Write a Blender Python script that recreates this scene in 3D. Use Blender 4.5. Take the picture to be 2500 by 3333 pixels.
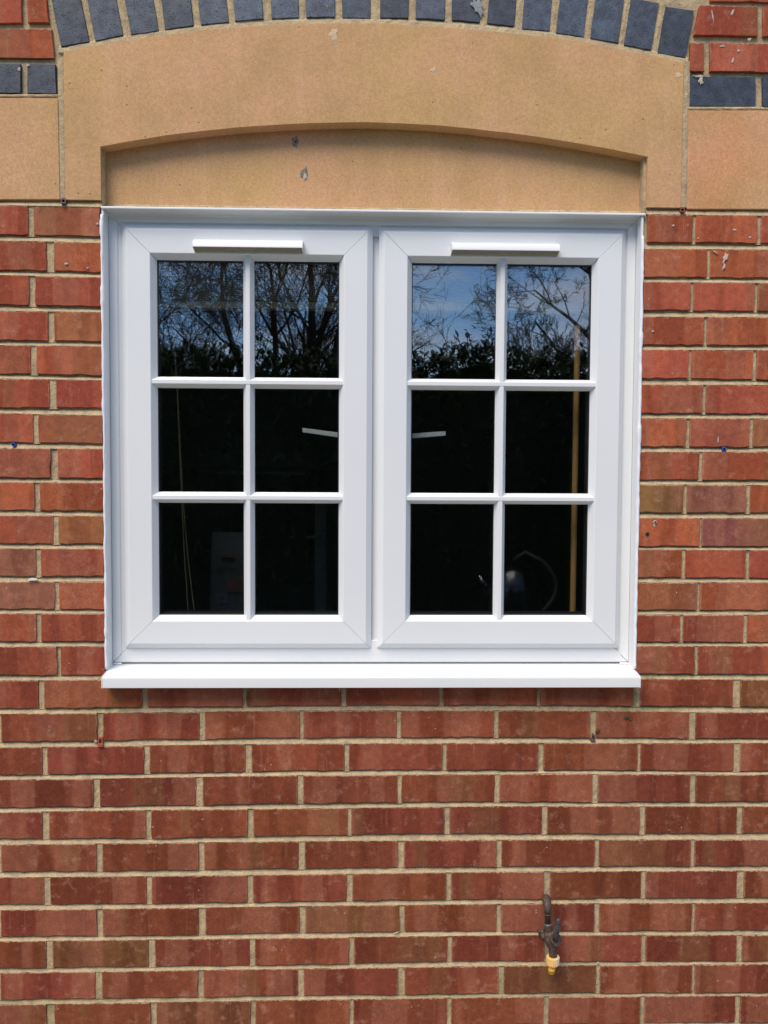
import bpy, bmesh, math, random
from mathutils import Vector, Matrix, noise
R = math.radians
scene = bpy.context.scene
for o in list(bpy.data.objects): bpy.data.objects.remove(o)
COL = scene.collection

# ------------------------------------------------------------------ camera
FPX = 2700.0
PITCH, YAW, ROLL = -0.0447, -0.0251, -0.0051
CAM = Vector((0.0, -1.864, 1.5))
MC = Matrix.Rotation(YAW, 3, 'Z') @ Matrix.Rotation(PITCH, 3, 'X') @ Matrix.Rotation(ROLL, 3, 'Y')
cam = bpy.data.cameras.new('camera'); camo = bpy.data.objects.new('camera', cam); COL.objects.link(camo)
cam.sensor_fit = 'VERTICAL'; cam.sensor_height = 36.0; cam.lens = FPX / 3333.0 * 36.0
cam.clip_start = 0.05; cam.clip_end = 400
rx, ry, rz = MC @ Vector((1, 0, 0)), MC @ Vector((0, 1, 0)), MC @ Vector((0, 0, 1))
m3 = Matrix((rx, rz, -ry)).transposed()
camo.matrix_world = Matrix.Translation(CAM) @ m3.to_4x4()
scene.camera = camo

# ------------------------------------------------------------------ sky, sun, exposure
SUN_DIR = Vector((-0.34, -0.62, 1.0)).normalized()
w = bpy.data.worlds.new('World'); scene.world = w; w.use_nodes = True
nt = w.node_tree; N = nt.nodes; LK = nt.links; N.clear()
out = N.new('ShaderNodeOutputWorld'); bg = N.new('ShaderNodeBackground')
sky = N.new('ShaderNodeTexSky'); sky.sky_type = 'NISHITA'; sky.sun_disc = False
sky.sun_elevation = math.asin(SUN_DIR.z); sky.sun_rotation = math.atan2(SUN_DIR.x, SUN_DIR.y)
sky.air_density = 1.0; sky.dust_density = 0.0; sky.ozone_density = 8.0
tc = N.new('ShaderNodeTexCoord')
sep = N.new('ShaderNodeSeparateXYZ'); LK.new(tc.outputs['Generated'], sep.inputs[0])
mz = N.new('ShaderNodeMath'); mz.operation = 'MAXIMUM'; mz.inputs[1].default_value = 0.0; LK.new(sep.outputs[2], mz.inputs[0])
mz2 = N.new('ShaderNodeMath'); mz2.operation = 'ADD'; mz2.inputs[1].default_value = 0.22; LK.new(mz.outputs[0], mz2.inputs[0])
dx = N.new('ShaderNodeMath'); dx.operation = 'DIVIDE'; LK.new(sep.outputs[0], dx.inputs[0]); LK.new(mz2.outputs[0], dx.inputs[1])
dy = N.new('ShaderNodeMath'); dy.operation = 'DIVIDE'; LK.new(sep.outputs[1], dy.inputs[0]); LK.new(mz2.outputs[0], dy.inputs[1])
cmb = N.new('ShaderNodeCombineXYZ'); LK.new(dx.outputs[0], cmb.inputs[0]); LK.new(dy.outputs[0], cmb.inputs[1])
cn = N.new('ShaderNodeTexNoise'); cn.inputs['Scale'].default_value = 1.1; cn.inputs['Detail'].default_value = 6; cn.inputs['Roughness'].default_value = 0.55
mpn = N.new('ShaderNodeMapping'); mpn.inputs['Location'].default_value = (2.2, 5.5, 3.0); mpn.inputs['Scale'].default_value = (1.0, 1.7, 1.0)
LK.new(cmb.outputs[0], mpn.inputs[0]); LK.new(mpn.outputs[0], cn.inputs['Vector'])
cr = N.new('ShaderNodeValToRGB'); LK.new(cn.outputs['Fac'], cr.inputs[0])
cr.color_ramp.elements[0].position = 0.47; cr.color_ramp.elements[0].color = (0, 0, 0, 1)
cr.color_ramp.elements[1].position = 0.69; cr.color_ramp.elements[1].color = (1, 1, 1, 1)
cc = N.new('ShaderNodeValToRGB'); LK.new(cn.outputs['Fac'], cc.inputs[0])
cc.color_ramp.elements[0].position = 0.48; cc.color_ramp.elements[0].color = (1.0, 0.96, 0.92, 1)
cc.color_ramp.elements[1].position = 0.66; cc.color_ramp.elements[1].color = (0.58, 0.57, 0.64, 1)
CLOUD_GAIN = 8.5
cg = N.new('ShaderNodeVectorMath'); cg.operation = 'SCALE'; cg.inputs['Scale'].default_value = CLOUD_GAIN; LK.new(cc.outputs[0], cg.inputs[0])
mx = N.new('ShaderNodeMix'); mx.data_type = 'RGBA'; LK.new(cr.outputs[0], mx.inputs['Factor'])
LK.new(sky.outputs[0], mx.inputs['A']); LK.new(cg.outputs[0], mx.inputs['B'])
LK.new(mx.outputs['Result'], bg.inputs[0]); bg.inputs[1].default_value = 0.13
LK.new(bg.outputs[0], out.inputs[0])
sl = bpy.data.lights.new('sun', 'SUN'); sl.energy = 2.9; sl.angle = R(34); sl.color = (1.0, 0.90, 0.78)
so = bpy.data.objects.new('sun', sl); COL.objects.link(so); so.rotation_euler = SUN_DIR.to_track_quat('Z', 'Y').to_euler()
vs = scene.view_settings; vs.view_transform = 'Standard'; vs.look = 'None'; vs.exposure = 0.47; vs.gamma = 1.0; vs.use_curve_mapping = False
scene.render.engine = 'CYCLES'
scene.cycles.transparent_max_bounces = 24; scene.cycles.max_bounces = 8; scene.cycles.glossy_bounces = 4

# ------------------------------------------------------------------ helpers
def at(u, v, y=0.0):
    """measured point of the photograph -> the real plane at depth y"""
    d = MC @ Vector(((u - 1250) / FPX, 1.0, -(v - 1666.5) / FPX))
    t = (y - CAM.y) / d.y
    return Vector((CAM.x + t * d.x, y, CAM.z + t * d.z))
def seen(u, v, D):
    """where a thing mirrored in the glass stands, D metres in front of the wall"""
    p = at(u, v, D); return Vector((p.x, -D, p.z))

def link(o, parent=None):
    COL.objects.link(o)
    if parent is not None: o.parent = parent
    return o
def tag(o, label=None, cat=None, group=None, kind=None):
    if label: o['label'] = label
    if cat: o['category'] = cat
    if group: o['group'] = group
    if kind: o['kind'] = kind
    return o
def empty(name, loc=(0, 0, 0)):
    o = bpy.data.objects.new(name, None); o.location = loc; o.empty_display_size = 0.05
    return link(o)
class MB:
    def __init__(s): s.v = []; s.f = []
    def add(s, vs_, fs): 
        b = len(s.v); s.v += [tuple(v) for v in vs_]; s.f += [tuple(b + i for i in f) for f in fs]
    def box(s, x0, x1, y0, y1, z0, z1):
        s.add([(x0,y0,z0),(x1,y0,z0),(x1,y1,z0),(x0,y1,z0),(x0,y0,z1),(x1,y0,z1),(x1,y1,z1),(x0,y1,z1)],
              [(0,3,2,1),(4,5,6,7),(0,1,5,4),(1,2,6,5),(2,3,7,6),(3,0,4,7)])
    def prism(s, pts, a, b, fn):
        """closed 2-D outline pts carried from a to b by fn(p, t)"""
        n = len(pts); s.add([fn(p, a) for p in pts] + [fn(p, b) for p in pts],
              [tuple(range(n))[::-1], tuple(range(n, 2*n))] + [(i, (i+1) % n, n+(i+1) % n, n+i) for i in range(n)])
    def tube(s, pts, rad, n=12, cap=True):
        pts = [Vector(p) for p in pts]; rs = rad if isinstance(rad, (list, tuple)) else [rad]*len(pts)
        vs_ = []; fs = []; u = None
        for i, p in enumerate(pts):
            t = (pts[min(i+1, len(pts)-1)] - pts[max(i-1, 0)])
            if t.length < 1e-9: t = Vector((0, 0, 1))
            t.normalize()
            if u is None: u = t.orthogonal().normalized()
            else:
                u = u - t * u.dot(t); u = u.normalized() if u.length > 1e-6 else t.orthogonal().normalized()
            w_ = t.cross(u)
            for k in range(n):
                a = 2*math.pi*k/n; vs_.append(p + (u*math.cos(a) + w_*math.sin(a))*rs[i])
        for i in range(len(pts)-1):
            for k in range(n):
                fs.append((i*n+k, i*n+(k+1) % n, (i+1)*n+(k+1) % n, (i+1)*n+k))
        if cap: fs += [tuple(range(n))[::-1], tuple(range((len(pts)-1)*n, len(pts)*n))]
        s.add(vs_, fs)
    def build(s, name, mat, parent=None, smooth=False, bevel=0.0, recalc=True, seg=2, angle=30):
        me = bpy.data.meshes.new(name); me.from_pydata(s.v, [], s.f); 
        if recalc:
            bm = bmesh.new(); bm.from_mesh(me); bmesh.ops.recalc_face_normals(bm, faces=bm.faces); bm.to_mesh(me); bm.free()
        me.materials.append(mat)
        if smooth:
            for p in me.polygons: p.use_smooth = True
        o = link(bpy.data.objects.new(name, me), parent)
        if bevel:
            m = o.modifiers.new('bevel', 'BEVEL'); m.width = bevel; m.segments = seg; m.limit_method = 'ANGLE'; m.angle_limit = R(angle)
            me.shade_smooth() if hasattr(me, 'shade_smooth') else None
            m2 = o.modifiers.new('wn', 'WEIGHTED_NORMAL'); m2.keep_sharp = False
        return o

# ------------------------------------------------------------------ materials
class Mat:
    def __init__(s, name, rough=0.8, base=(0.5, 0.5, 0.5), spec=None, metal=0.0):
        s.m = bpy.data.materials.new(name); s.m.use_nodes = True
        s.n = s.m.node_tree.nodes; s.l = s.m.node_tree.links
        s.p = s.n['Principled BSDF']; s.p.inputs['Roughness'].default_value = rough
        s.p.inputs['Base Color'].default_value = (*base, 1); s.p.inputs['Metallic'].default_value = metal
        if spec is not None: s.p.inputs['Specular IOR Level'].default_value = spec
    def node(s, t, **k):
        n = s.n.new(t)
        for a, b in k.items(): setattr(n, a, b)
        return n
    def set(s, sock, v):
        if v is None: return
        if hasattr(v, 'is_linked') or hasattr(v, 'links'): s.l.new(v, sock)
        elif isinstance(v, (tuple, list)) and len(v) == 3 and sock.type == 'RGBA': sock.default_value = (*v, 1)
        else: sock.default_value = v
    def math(s, op, a, b=None, c=None, clamp=False):
        n = s.node('ShaderNodeMath', operation=op, use_clamp=clamp)
        s.set(n.inputs[0], a); s.set(n.inputs[1], b); s.set(n.inputs[2], c); return n.outputs[0]
    def vmath(s, op, a, b=None, scale=None):
        n = s.node('ShaderNodeVectorMath', operation=op); s.set(n.inputs[0], a)
        if b is not None: s.set(n.inputs[1], b)
        if scale is not None: s.set(n.inputs['Scale'], scale)
        return n.outputs[0]
    def noise(s, vec, scale, detail=3, rough=0.5, dim='3D', out='Fac'):
        n = s.node('ShaderNodeTexNoise', noise_dimensions=dim); s.set(n.inputs['Vector'], vec)
        n.inputs['Scale'].default_value = scale; n.inputs['Detail'].default_value = detail; n.inputs['Roughness'].default_value = rough
        return n.outputs[out]
    def voro(s, vec, scale, feature='F1'):
        n = s.node('ShaderNodeTexVoronoi', feature=feature); s.set(n.inputs['Vector'], vec); n.inputs['Scale'].default_value = scale
        return n.outputs['Distance']
    def ramp(s, fac, a, b, ca=(0, 0, 0), cb=(1, 1, 1), interp='LINEAR'):
        n = s.node('ShaderNodeValToRGB'); s.set(n.inputs[0], fac); e = n.color_ramp; e.interpolation = interp
        e.elements[0].position = a; e.elements[0].color = (*ca, 1); e.elements[1].position = b; e.elements[1].color = (*cb, 1)
        return n.outputs[0]
    def mix(s, fac, a, b, mode='MIX'):
        n = s.node('ShaderNodeMix', data_type='RGBA', blend_type=mode); s.set(n.inputs['Factor'], fac); s.set(n.inputs['A'], a); s.set(n.inputs['B'], b)
        return n.outputs['Result']
    def coord(s, which='Object'): return s.node('ShaderNodeTexCoord').outputs[which]
    def mapping(s, vec, scale=(1, 1, 1), loc=(0, 0, 0)):
        n = s.node('ShaderNodeMapping'); s.set(n.inputs[0], vec); n.inputs['Scale'].default_value = scale; n.inputs['Location'].default_value = loc
        return n.outputs[0]
    def bump(s, h, strength=0.3, dist=0.001, normal=None):
        n = s.node('ShaderNodeBump'); s.set(n.inputs['Height'], h); n.inputs['Strength'].default_value = strength; n.inputs['Distance'].default_value = dist
        if normal: s.l.new(normal, n.inputs['Normal'])
        s.l.new(n.outputs[0], s.p.inputs['Normal']); return n.outputs[0]
    def base(s, v): s.set(s.p.inputs['Base Color'], v)

def mat_brick():
    M = Mat('red_brick', 0.9, spec=0.12)
    oi = M.node('ShaderNodeObjectInfo'); obj = M.coord('Object'); gen = M.coord('Generated')
    rnd = oi.outputs['Random']
    off = M.node('ShaderNodeCombineXYZ'); M.set(off.inputs[0], M.math('MULTIPLY', rnd, 37.0)); M.set(off.inputs[1], M.math('MULTIPLY', rnd, 91.0)); M.set(off.inputs[2], M.math('MULTIPLY', rnd, 53.0))
    v = M.vmath('ADD', obj, off.outputs[0])
    warp = M.noise(v, 9, 2, out='Color')
    v2 = M.vmath('ADD', v, M.vmath('SCALE', warp, scale=0.012))
    base = oi.outputs['Color']
    # kiss marks: upright bands burnt lighter and darker
    b1 = M.noise(M.mapping(v2, (16, 3, 1.3)), 1.0, 1.0, 0.4)
    band = M.ramp(b1, 0.47, 0.515)
    b2 = M.noise(M.mapping(v2, (13, 3, 0.8), (5.2, 1, 3)), 1.0, 0.5, 0.4)
    band2 = M.ramp(b2, 0.54, 0.575)
    c = M.mix(M.math('MULTIPLY', band, 0.8), M.mix(1.0, base, (0.84, 0.80, 0.80), 'MULTIPLY'), M.mix(1.0, base, (1.12, 1.16, 1.16), 'MULTIPLY'))
    c = M.mix(M.math('MULTIPLY', band2, 0.38), c, (0.38, 0.150, 0.085))
    b3 = M.noise(M.mapping(v2, (11, 3, 1.5), (15, 4, 8)), 1.0, 0.5, 0.4)
    c = M.mix(M.math('MULTIPLY', M.ramp(b3, 0.66, 0.70), 0.4), c, (0.21, 0.105, 0.042))
    cl = M.noise(v, 16, 4, 0.6)
    c = M.mix(M.ramp(cl, 0.35, 0.75), c, M.mix(1.0, c, (0.80, 0.76, 0.84), 'MULTIPLY'))
    # pale upright drips
    st = M.noise(M.mapping(v, (150, 20, 9)), 1.0, 2, 0.5)
    c = M.mix(M.math('MULTIPLY', M.ramp(st, 0.62, 0.78), 0.2), c, (0.45, 0.22, 0.14))
    # bloom
    ef = M.noise(v, 34, 5, 0.7)
    c = M.mix(M.math('MULTIPLY', M.ramp(ef, 0.56, 0.78), 0.55), c, (0.48, 0.26, 0.18))
    # grit
    gr = M.noise(v, 620, 2, 0.6)
    c = M.mix(1.0, c, M.ramp(gr, 0.3, 0.7, (0.72, 0.72, 0.72), (1.26, 1.26, 1.26)), 'MULTIPLY')
    c = M.mix(1.0, c, M.ramp(M.noise(v, 75, 4, 0.65), 0.34, 0.66, (0.86, 0.86, 0.87), (1.14, 1.13, 1.12)), 'MULTIPLY')
    sp = M.voro(v, 70)
    spm = M.math('MULTIPLY', M.ramp(sp, 0.05, 0.11, (1, 1, 1), (0, 0, 0)), M.ramp(M.noise(v, 25, 1), 0.5, 0.56))
    c = M.mix(M.math('MULTIPLY', spm, 0.7), c, (0.06, 0.03, 0.025))
    wp = M.voro(M.mapping(v, (1, 1, 1), (9, 3, 1)), 60)
    wpm = M.math('MULTIPLY', M.ramp(wp, 0.05, 0.1, (1, 1, 1), (0, 0, 0)), M.ramp(M.noise(v, 14, 1), 0.62, 0.66))
    c = M.mix(wpm, c, (0.6, 0.45, 0.35))
    # mortar dragged over the arrises
    sg = M.node('ShaderNodeSeparateXYZ'); M.set(sg.inputs[0], gen)
    e = M.noise(v, 130, 4, 0.65)
    top = M.math('ADD', sg.outputs[2], M.math('MULTIPLY', M.math('SUBTRACT', e, 0.5), 0.16))
    c = M.mix(M.math('MULTIPLY', M.ramp(top, 0.945, 0.975), 0.75), c, (0.50, 0.36, 0.23))
    sd = M.math('ABSOLUTE', M.math('SUBTRACT', sg.outputs[0], 0.5))
    sd = M.math('ADD', sd, M.math('MULTIPLY', M.math('SUBTRACT', e, 0.5), 0.05))
    c = M.mix(M.math('MULTIPLY', M.ramp(sd, 0.485, 0.5), 0.45), c, (0.46, 0.30, 0.19))
    M.base(c)
    h = M.math('ADD', M.math('MULTIPLY', gr, 0.35), M.math('MULTIPLY', M.noise(v, 90, 4, 0.6), 0.8))
    M.bump(h, 0.75, 0.0012)
    return M.m
def mat_blue():
    M = Mat('blue_brick', 0.55, spec=0.5)
    oi = M.node('ShaderNodeObjectInfo'); obj = M.coord('Object')
    off = M.node('ShaderNodeCombineXYZ'); M.set(off.inputs[0], M.math('MULTIPLY', oi.outputs['Random'], 37.0)); M.set(off.inputs[2], M.math('MULTIPLY', oi.outputs['Random'], 71.0))
    v = M.vmath('ADD', obj, off.outputs[0])
    c = M.mix(M.ramp(M.noise(v, 34, 5, 0.7), 0.40, 0.62), oi.outputs['Color'], M.mix(1.0, oi.outputs['Color'], (2.1, 2.15, 2.15), 'MULTIPLY'))
    g = M.noise(v, 320, 3, 0.6)
    c = M.mix(1.0, c, M.ramp(g, 0.32, 0.68, (0.72, 0.72, 0.72), (1.25, 1.25, 1.25)), 'MULTIPLY')
    pit = M.voro(v, 190)
    pm = M.math('MULTIPLY', M.ramp(pit, 0.18, 0.32, (1, 1, 1), (0, 0, 0)), M.ramp(M.noise(v, 60, 1), 0.40, 0.48))
    c = M.mix(M.math('MULTIPLY', pm, 0.85), c, (0.010, 0.011, 0.014))
    sm = M.noise(M.mapping(v, (1, 1, 1), (3, 1, 8)), 28, 5, 0.75)
    c = M.mix(M.math('MULTIPLY', M.ramp(sm, 0.66, 0.74), 0.5), c, (0.30, 0.29, 0.27))
    M.base(c); M.bump(M.math('SUBTRACT', g, M.math('MULTIPLY', pm, 1.5)), 0.5, 0.0008)
    M.set(M.p.inputs['Roughness'], M.ramp(M.noise(v, 40, 3), 0.3, 0.7, (0.45,)*3, (0.7,)*3))
    return M.m
def mat_mortar():
    M = Mat('mortar', 0.95, spec=0.15)
    pos = M.node('ShaderNodeNewGeometry').outputs['Position']
    a = M.noise(pos, 7, 4, 0.6); g = M.noise(pos, 520, 3, 0.7)
    c = M.mix(M.ramp(a, 0.3, 0.72), (0.61, 0.462, 0.265), (0.51, 0.388, 0.225))
    c = M.mix(M.ramp(M.noise(pos, 38, 5, 0.7), 0.42, 0.66), c, (0.38, 0.295, 0.185))
    c = M.mix(1.0, c, M.ramp(g, 0.3, 0.7, (0.70, 0.70, 0.70), (1.22, 1.22, 1.22)), 'MULTIPLY')
    sp = M.noise(pos, 240, 1)
    c = M.mix(M.math('MULTIPLY', M.ramp(sp, 0.66, 0.72), 0.6), c, (0.16, 0.12, 0.075))
    # algae low down and below the ends of the sill
    sx = M.node('ShaderNodeSeparateXYZ'); M.set(sx.inputs[0], pos)
    low = M.ramp(M.math('ADD', sx.outputs[2], M.math('MULTIPLY', M.noise(pos, 3, 3), 0.25)), 0.38, 0.56, (1, 1, 1), (0, 0, 0))
    low = M.math('MULTIPLY', low, M.ramp(M.noise(pos, 9, 4, 0.7), 0.45, 0.6))
    cr_ = M.vmath('DISTANCE', pos, (0.64, 0.0, 1.0))
    n1 = M.node('ShaderNodeVectorMath', operation='DISTANCE'); M.set(n1.inputs[0], pos); n1.inputs[1].default_value = (0.66, 0.0, 1.0)
    n2 = M.node('ShaderNodeVectorMath', operation='DISTANCE'); M.set(n2.inputs[0], pos); n2.inputs[1].default_value = (-0.57, 0.0, 0.985)
    near = M.math('MAXIMUM', M.ramp(n1.outputs['Value'], 0.05, 0.17, (1, 1, 1), (0, 0, 0)), M.ramp(n2.outputs['Value'], 0.03, 0.09, (1, 1, 1), (0, 0, 0)))
    al = M.math('MAXIMUM', M.math('MULTIPLY', near, M.ramp(M.noise(pos, 45, 3), 0.4, 0.6)), low)
    c = M.mix(M.math('MULTIPLY', al, 0.65), c, (0.20, 0.19, 0.085))
    M.base(c); M.bump(M.math('ADD', g, M.math('MULTIPLY', M.noise(pos, 130, 3), 1.3)), 0.9, 0.0016)
    return M.m
def mat_stone(name='sandstone', tint=(1, 1, 1)):
    M = Mat(name, 0.9, spec=0.2)
    pos = M.node('ShaderNodeNewGeometry').outputs['Position']
    a = M.noise(pos, 3.2, 4, 0.6); b = M.noise(M.mapping(pos, (1, 1, 1), (7, 2, 4)), 6.0, 5, 0.62)
    c = M.mix(M.ramp(a, 0.34, 0.68), (0.560, 0.345, 0.148), (0.610, 0.335, 0.190))
    c = M.mix(M.math('MULTIPLY', M.ramp(b, 0.42, 0.66), 0.85), c, (0.475, 0.290, 0.128))
    dr = M.noise(M.mapping(pos, (26, 5, 2.6)), 1.0, 4, 0.6)
    c = M.mix(M.math('MULTIPLY', M.ramp(dr, 0.52, 0.76), 0.3), c, (0.66, 0.43, 0.27))
    g = M.noise(pos, 480, 3, 0.7); g2 = M.noise(pos, 150, 3, 0.6)
    c = M.mix(1.0, c, M.ramp(g, 0.3, 0.7, (0.76,)*3, (1.22,)*3), 'MULTIPLY')
    c = M.mix(1.0, c, M.ramp(g2, 0.32, 0.68, (0.90,)*3, (1.09,)*3), 'MULTIPLY')
    v1 = M.voro(pos, 42); gate = M.ramp(M.noise(pos, 21, 1), 0.53, 0.56)
    c = M.mix(M.math('MULTIPLY', M.math('MULTIPLY', M.ramp(v1, 0.035, 0.06, (1, 1, 1), (0, 0, 0)), gate), 0.75), c, (0.80, 0.62, 0.44))
    v2 = M.voro(M.mapping(pos, (1, 1, 1), (3, 3, 3)), 36)
    dk = M.math('MULTIPLY', M.ramp(v2, 0.05, 0.09, (1, 1, 1), (0, 0, 0)), M.ramp(M.noise(pos, 17, 1), 0.47, 0.51))
    c = M.mix(M.math('MULTIPLY', dk, 0.7), c, (0.14, 0.09, 0.045))
    if tint != (1, 1, 1): 
        t = M.ramp(M.noise(M.mapping(pos, (1, 1, 1), (1, 1, 3)), 3.5, 4), 0.35, 0.65)
        c = M.mix(t, c, M.mix(1.0, c, tint, 'MULTIPLY'))
    M.base(c); M.bump(M.math('SUBTRACT', M.math('ADD', g, M.math('MULTIPLY', g2, 1.2)), M.math('MULTIPLY', dk, 2.0)), 0.45, 0.0009)
    return M.m
def mat_upvc():
    M = Mat('white_upvc', 0.30, (0.80, 0.815, 0.825), 0.45)
    pos = M.node('ShaderNodeNewGeometry').outputs['Position']
    c = M.mix(M.ramp(M.noise(pos, 4, 3), 0.3, 0.7), (0.725, 0.742, 0.745), (0.755, 0.765, 0.762))
    c = M.mix(M.math('MULTIPLY', M.ramp(M.noise(M.mapping(pos, (60, 60, 14)), 1, 4, 0.7), 0.62, 0.8), 0.10), c, (0.62, 0.60, 0.56))
    M.base(c); M.bump(M.noise(pos, 60, 2), 0.06, 0.0006); return M.m
def simple(name, base, rough=0.6, metal=0.0, spec=None, var=0.12, scale=60, bump=0.2, dist=0.0006):
    M = Mat(name, rough, base, spec, metal)
    v = M.coord('Object'); n = M.noise(v, scale, 4, 0.6)
    c = M.mix(M.ramp(n, 0.3, 0.7), tuple(x*(1-var) for x in base), tuple(min(1, x*(1+var)) for x in base))
    M.base(c)
    if bump: M.bump(n, bump, dist)
    return M.m
def mat_glass(name, r0):
    m = bpy.data.materials.new(name); m.use_nodes = True; n = m.node_tree.nodes; l = m.node_tree.links; n.clear()
    o = n.new('ShaderNodeOutputMaterial'); mx_ = n.new('ShaderNodeMixShader'); 
    g0 = n.new('ShaderNodeNewGeometry'); dt = n.new('ShaderNodeVectorMath'); dt.operation = 'DOT_PRODUCT'; l.new(g0.outputs['Normal'], dt.inputs[0]); l.new(g0.outputs['Incoming'], dt.inputs[1])
    def mt(op, a, b=None):
        q = n.new('ShaderNodeMath'); q.operation = op
        for i_, v_ in enumerate((a, b)):
            if v_ is None: continue
            if isinstance(v_, float): q.inputs[i_].default_value = v_
            else: l.new(v_, q.inputs[i_])
        return q.outputs[0]
    fres = mt('ADD', mt('MULTIPLY', mt('POWER', mt('SUBTRACT', 1.0, mt('ABSOLUTE', dt.outputs['Value'])), 5.0), 1.0-r0), r0)
    tr = n.new('ShaderNodeBsdfTransparent'); tr.inputs[0].default_value = (0.975, 0.985, 0.98, 1)
    gl = n.new('ShaderNodeBsdfGlossy'); gl.inputs['Roughness'].default_value = 0.0
    geo = n.new('ShaderNodeNewGeometry'); ns = n.new('ShaderNodeTexNoise'); ns.inputs['Scale'].default_value = 5.0; ns.inputs['Detail'].default_value = 1
    bp = n.new('ShaderNodeBump'); bp.inputs['Strength'].default_value = 0.1; bp.inputs['Distance'].default_value = 0.0004
    l.new(geo.outputs['Position'], ns.inputs['Vector']); l.new(ns.outputs['Fac'], bp.inputs['Height']); l.new(bp.outputs[0], gl.inputs['Normal'])
    l.new(fres, mx_.inputs[0]); l.new(tr.outputs[0], mx_.inputs[1]); l.new(gl.outputs[0], mx_.inputs[2]); l.new(mx_.outputs[0], o.inputs[0])
    return m

RED, BLUE, MORTAR = mat_brick(), mat_blue(), mat_mortar()
STONE, STONE_R = mat_stone(), mat_stone('reddish_sandstone', (1.03, 0.82, 0.74))
UPVC, GLASS, GLASS2 = mat_upvc(), mat_glass('outer_glass', 0.19), mat_glass('inner_glass', 0.03)
SEAL = simple('white_sealant', (0.80, 0.80, 0.83), 0.45, var=0.03, bump=0.3, dist=0.001)
GASKET = simple('black_gasket', (0.012, 0.013, 0.018), 0.5, bump=0)

# ------------------------------------------------------------------ structure: ground
rng = random.Random(7)
def mat_ground():
    M = Mat('lawn', 0.95); pos = M.node('ShaderNodeNewGeometry').outputs['Position']
    M.base(M.mix(M.ramp(M.noise(pos, 3, 6, 0.7), 0.35, 0.65), (0.035, 0.065, 0.018), (0.075, 0.10, 0.03))); M.bump(M.noise(pos, 60, 4), 0.8, 0.02); return M.m
g = MB(); g.add([(-150, -200, 0), (150, -200, 0), (150, 60, 0), (-150, 60, 0)], [(0, 1, 2, 3)])
tag(g.build('ground', mat_ground()), kind='structure')
pat = MB()
for i in range(-5, 6):
    for j in range(4): pat.box(i*0.6+0.004, i*0.6+0.596, -0.02-(j+1)*0.6+0.004, -0.02-j*0.6-0.004, 0.004, 0.045+rng.uniform(-.002, .002))
tag(pat.build('patio', simple('concrete_slab', (0.30, 0.28, 0.25), 0.9, var=0.2, scale=20)), kind='structure')

# ------------------------------------------------------------------ the brick wall
wall = empty('brick_wall', (0, 0, 0))
tag(wall, 'red brick wall with pale sand mortar around the white window', 'wall')

def lerp_pts(pts, x):
    if x <= pts[0][0]: return pts[0][1]
    for (x0, y0), (x1, y1) in zip(pts, pts[1:]):
        if x <= x1: return y0 + (y1-y0)*(x-x0)/(x1-x0) if x1 > x0 else y1
    return pts[-1][1]

def brick(quad, mat, color, depth=0.055, jit=0.0013, y=0.0, name='brick', nx=5, nz=3):
    """quad: TL,TR,BR,BL as (x,z) on the wall; ragged arrises, its own tilt and depth"""
    tl, tr, br, bl = [Vector((q[0], q[1])) for q in quad]
    per = []
    def edge(a, b, n):
        for i in range(n):
            t = i/n; p = a.lerp(b, t)
            d = (b-a).normalized(); nrm = Vector((-d.y, d.x))
            j = jit*rng.choice((-.8, -.3, 0, .3, .6, 1.3))*(0.5 if i == 0 else 1.0)
            per.append(p + nrm*j)
    edge(tl, tr, nx); edge(tr, br, nz); edge(br, bl, nx); edge(bl, tl, nz)
    c = sum(per, Vector((0, 0)))/len(per)
    tx, tz = rng.uniform(-.006, .006), rng.uniform(-.010, .010); py = y + rng.uniform(-.0009, .0012)
    n = len(per); vs_ = []; 
    for p in per:   # front outline drawn in a touch, then the rounded arris, then the sides
        q = c + (p-c)*(1 - 0.0011/max(0.02, (p-c).length)); vs_.append((q.x-c.x, py + (p.x-c.x)*tx + (p.y-c.y)*tz - 0.0004, q.y-c.y))
    for p in per: vs_.append((p.x-c.x, py + (p.x-c.x)*tx + (p.y-c.y)*tz + 0.0012, p.y-c.y))
    for p in per: vs_.append((p.x-c.x, depth, p.y-c.y))
    fs = [tuple(range(n))]
    for r in range(2): fs += [(r*n+i, (r+1)*n+i, (r+1)*n+(i+1) % n, r*n+(i+1) % n) for i in range(n)]
    me = bpy.data.meshes.new(name); me.from_pydata(vs_, [], fs); me.materials.append(mat)
    bm = bmesh.new(); bm.from_mesh(me); bmesh.ops.recalc_face_normals(bm, faces=bm.faces); bm.to_mesh(me); bm.free()
    o = bpy.data.objects.new(name, me); o.location = (c.x, 0, c.y); o.color = (*color, 1)
    return link(o, wall)

CR = {'A': (0, 600, 2.764), 'B': (0, 1400, 2.764), 'C': (2000, 600, 2.764), 'D': (2000, 1400, 2.764),
      'E': (0, 2150, 1.659), 'F': (750, 2150, 1.659), 'G': (1500, 2150, 1.659),
      'H': (0, 2733, 1.659), 'I': (750, 2733, 1.659), 'J': (1500, 2733, 1.659), 'T': (0, 0, 1.659), 'S': (750, 0, 1.659), 'Q': (1500, 0, 1.659)}
def nat(c, x, y): x0, y0, s = CR[c]; return (x0 + x/s, y0 + y/s)
L_, R_ = None, None
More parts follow.
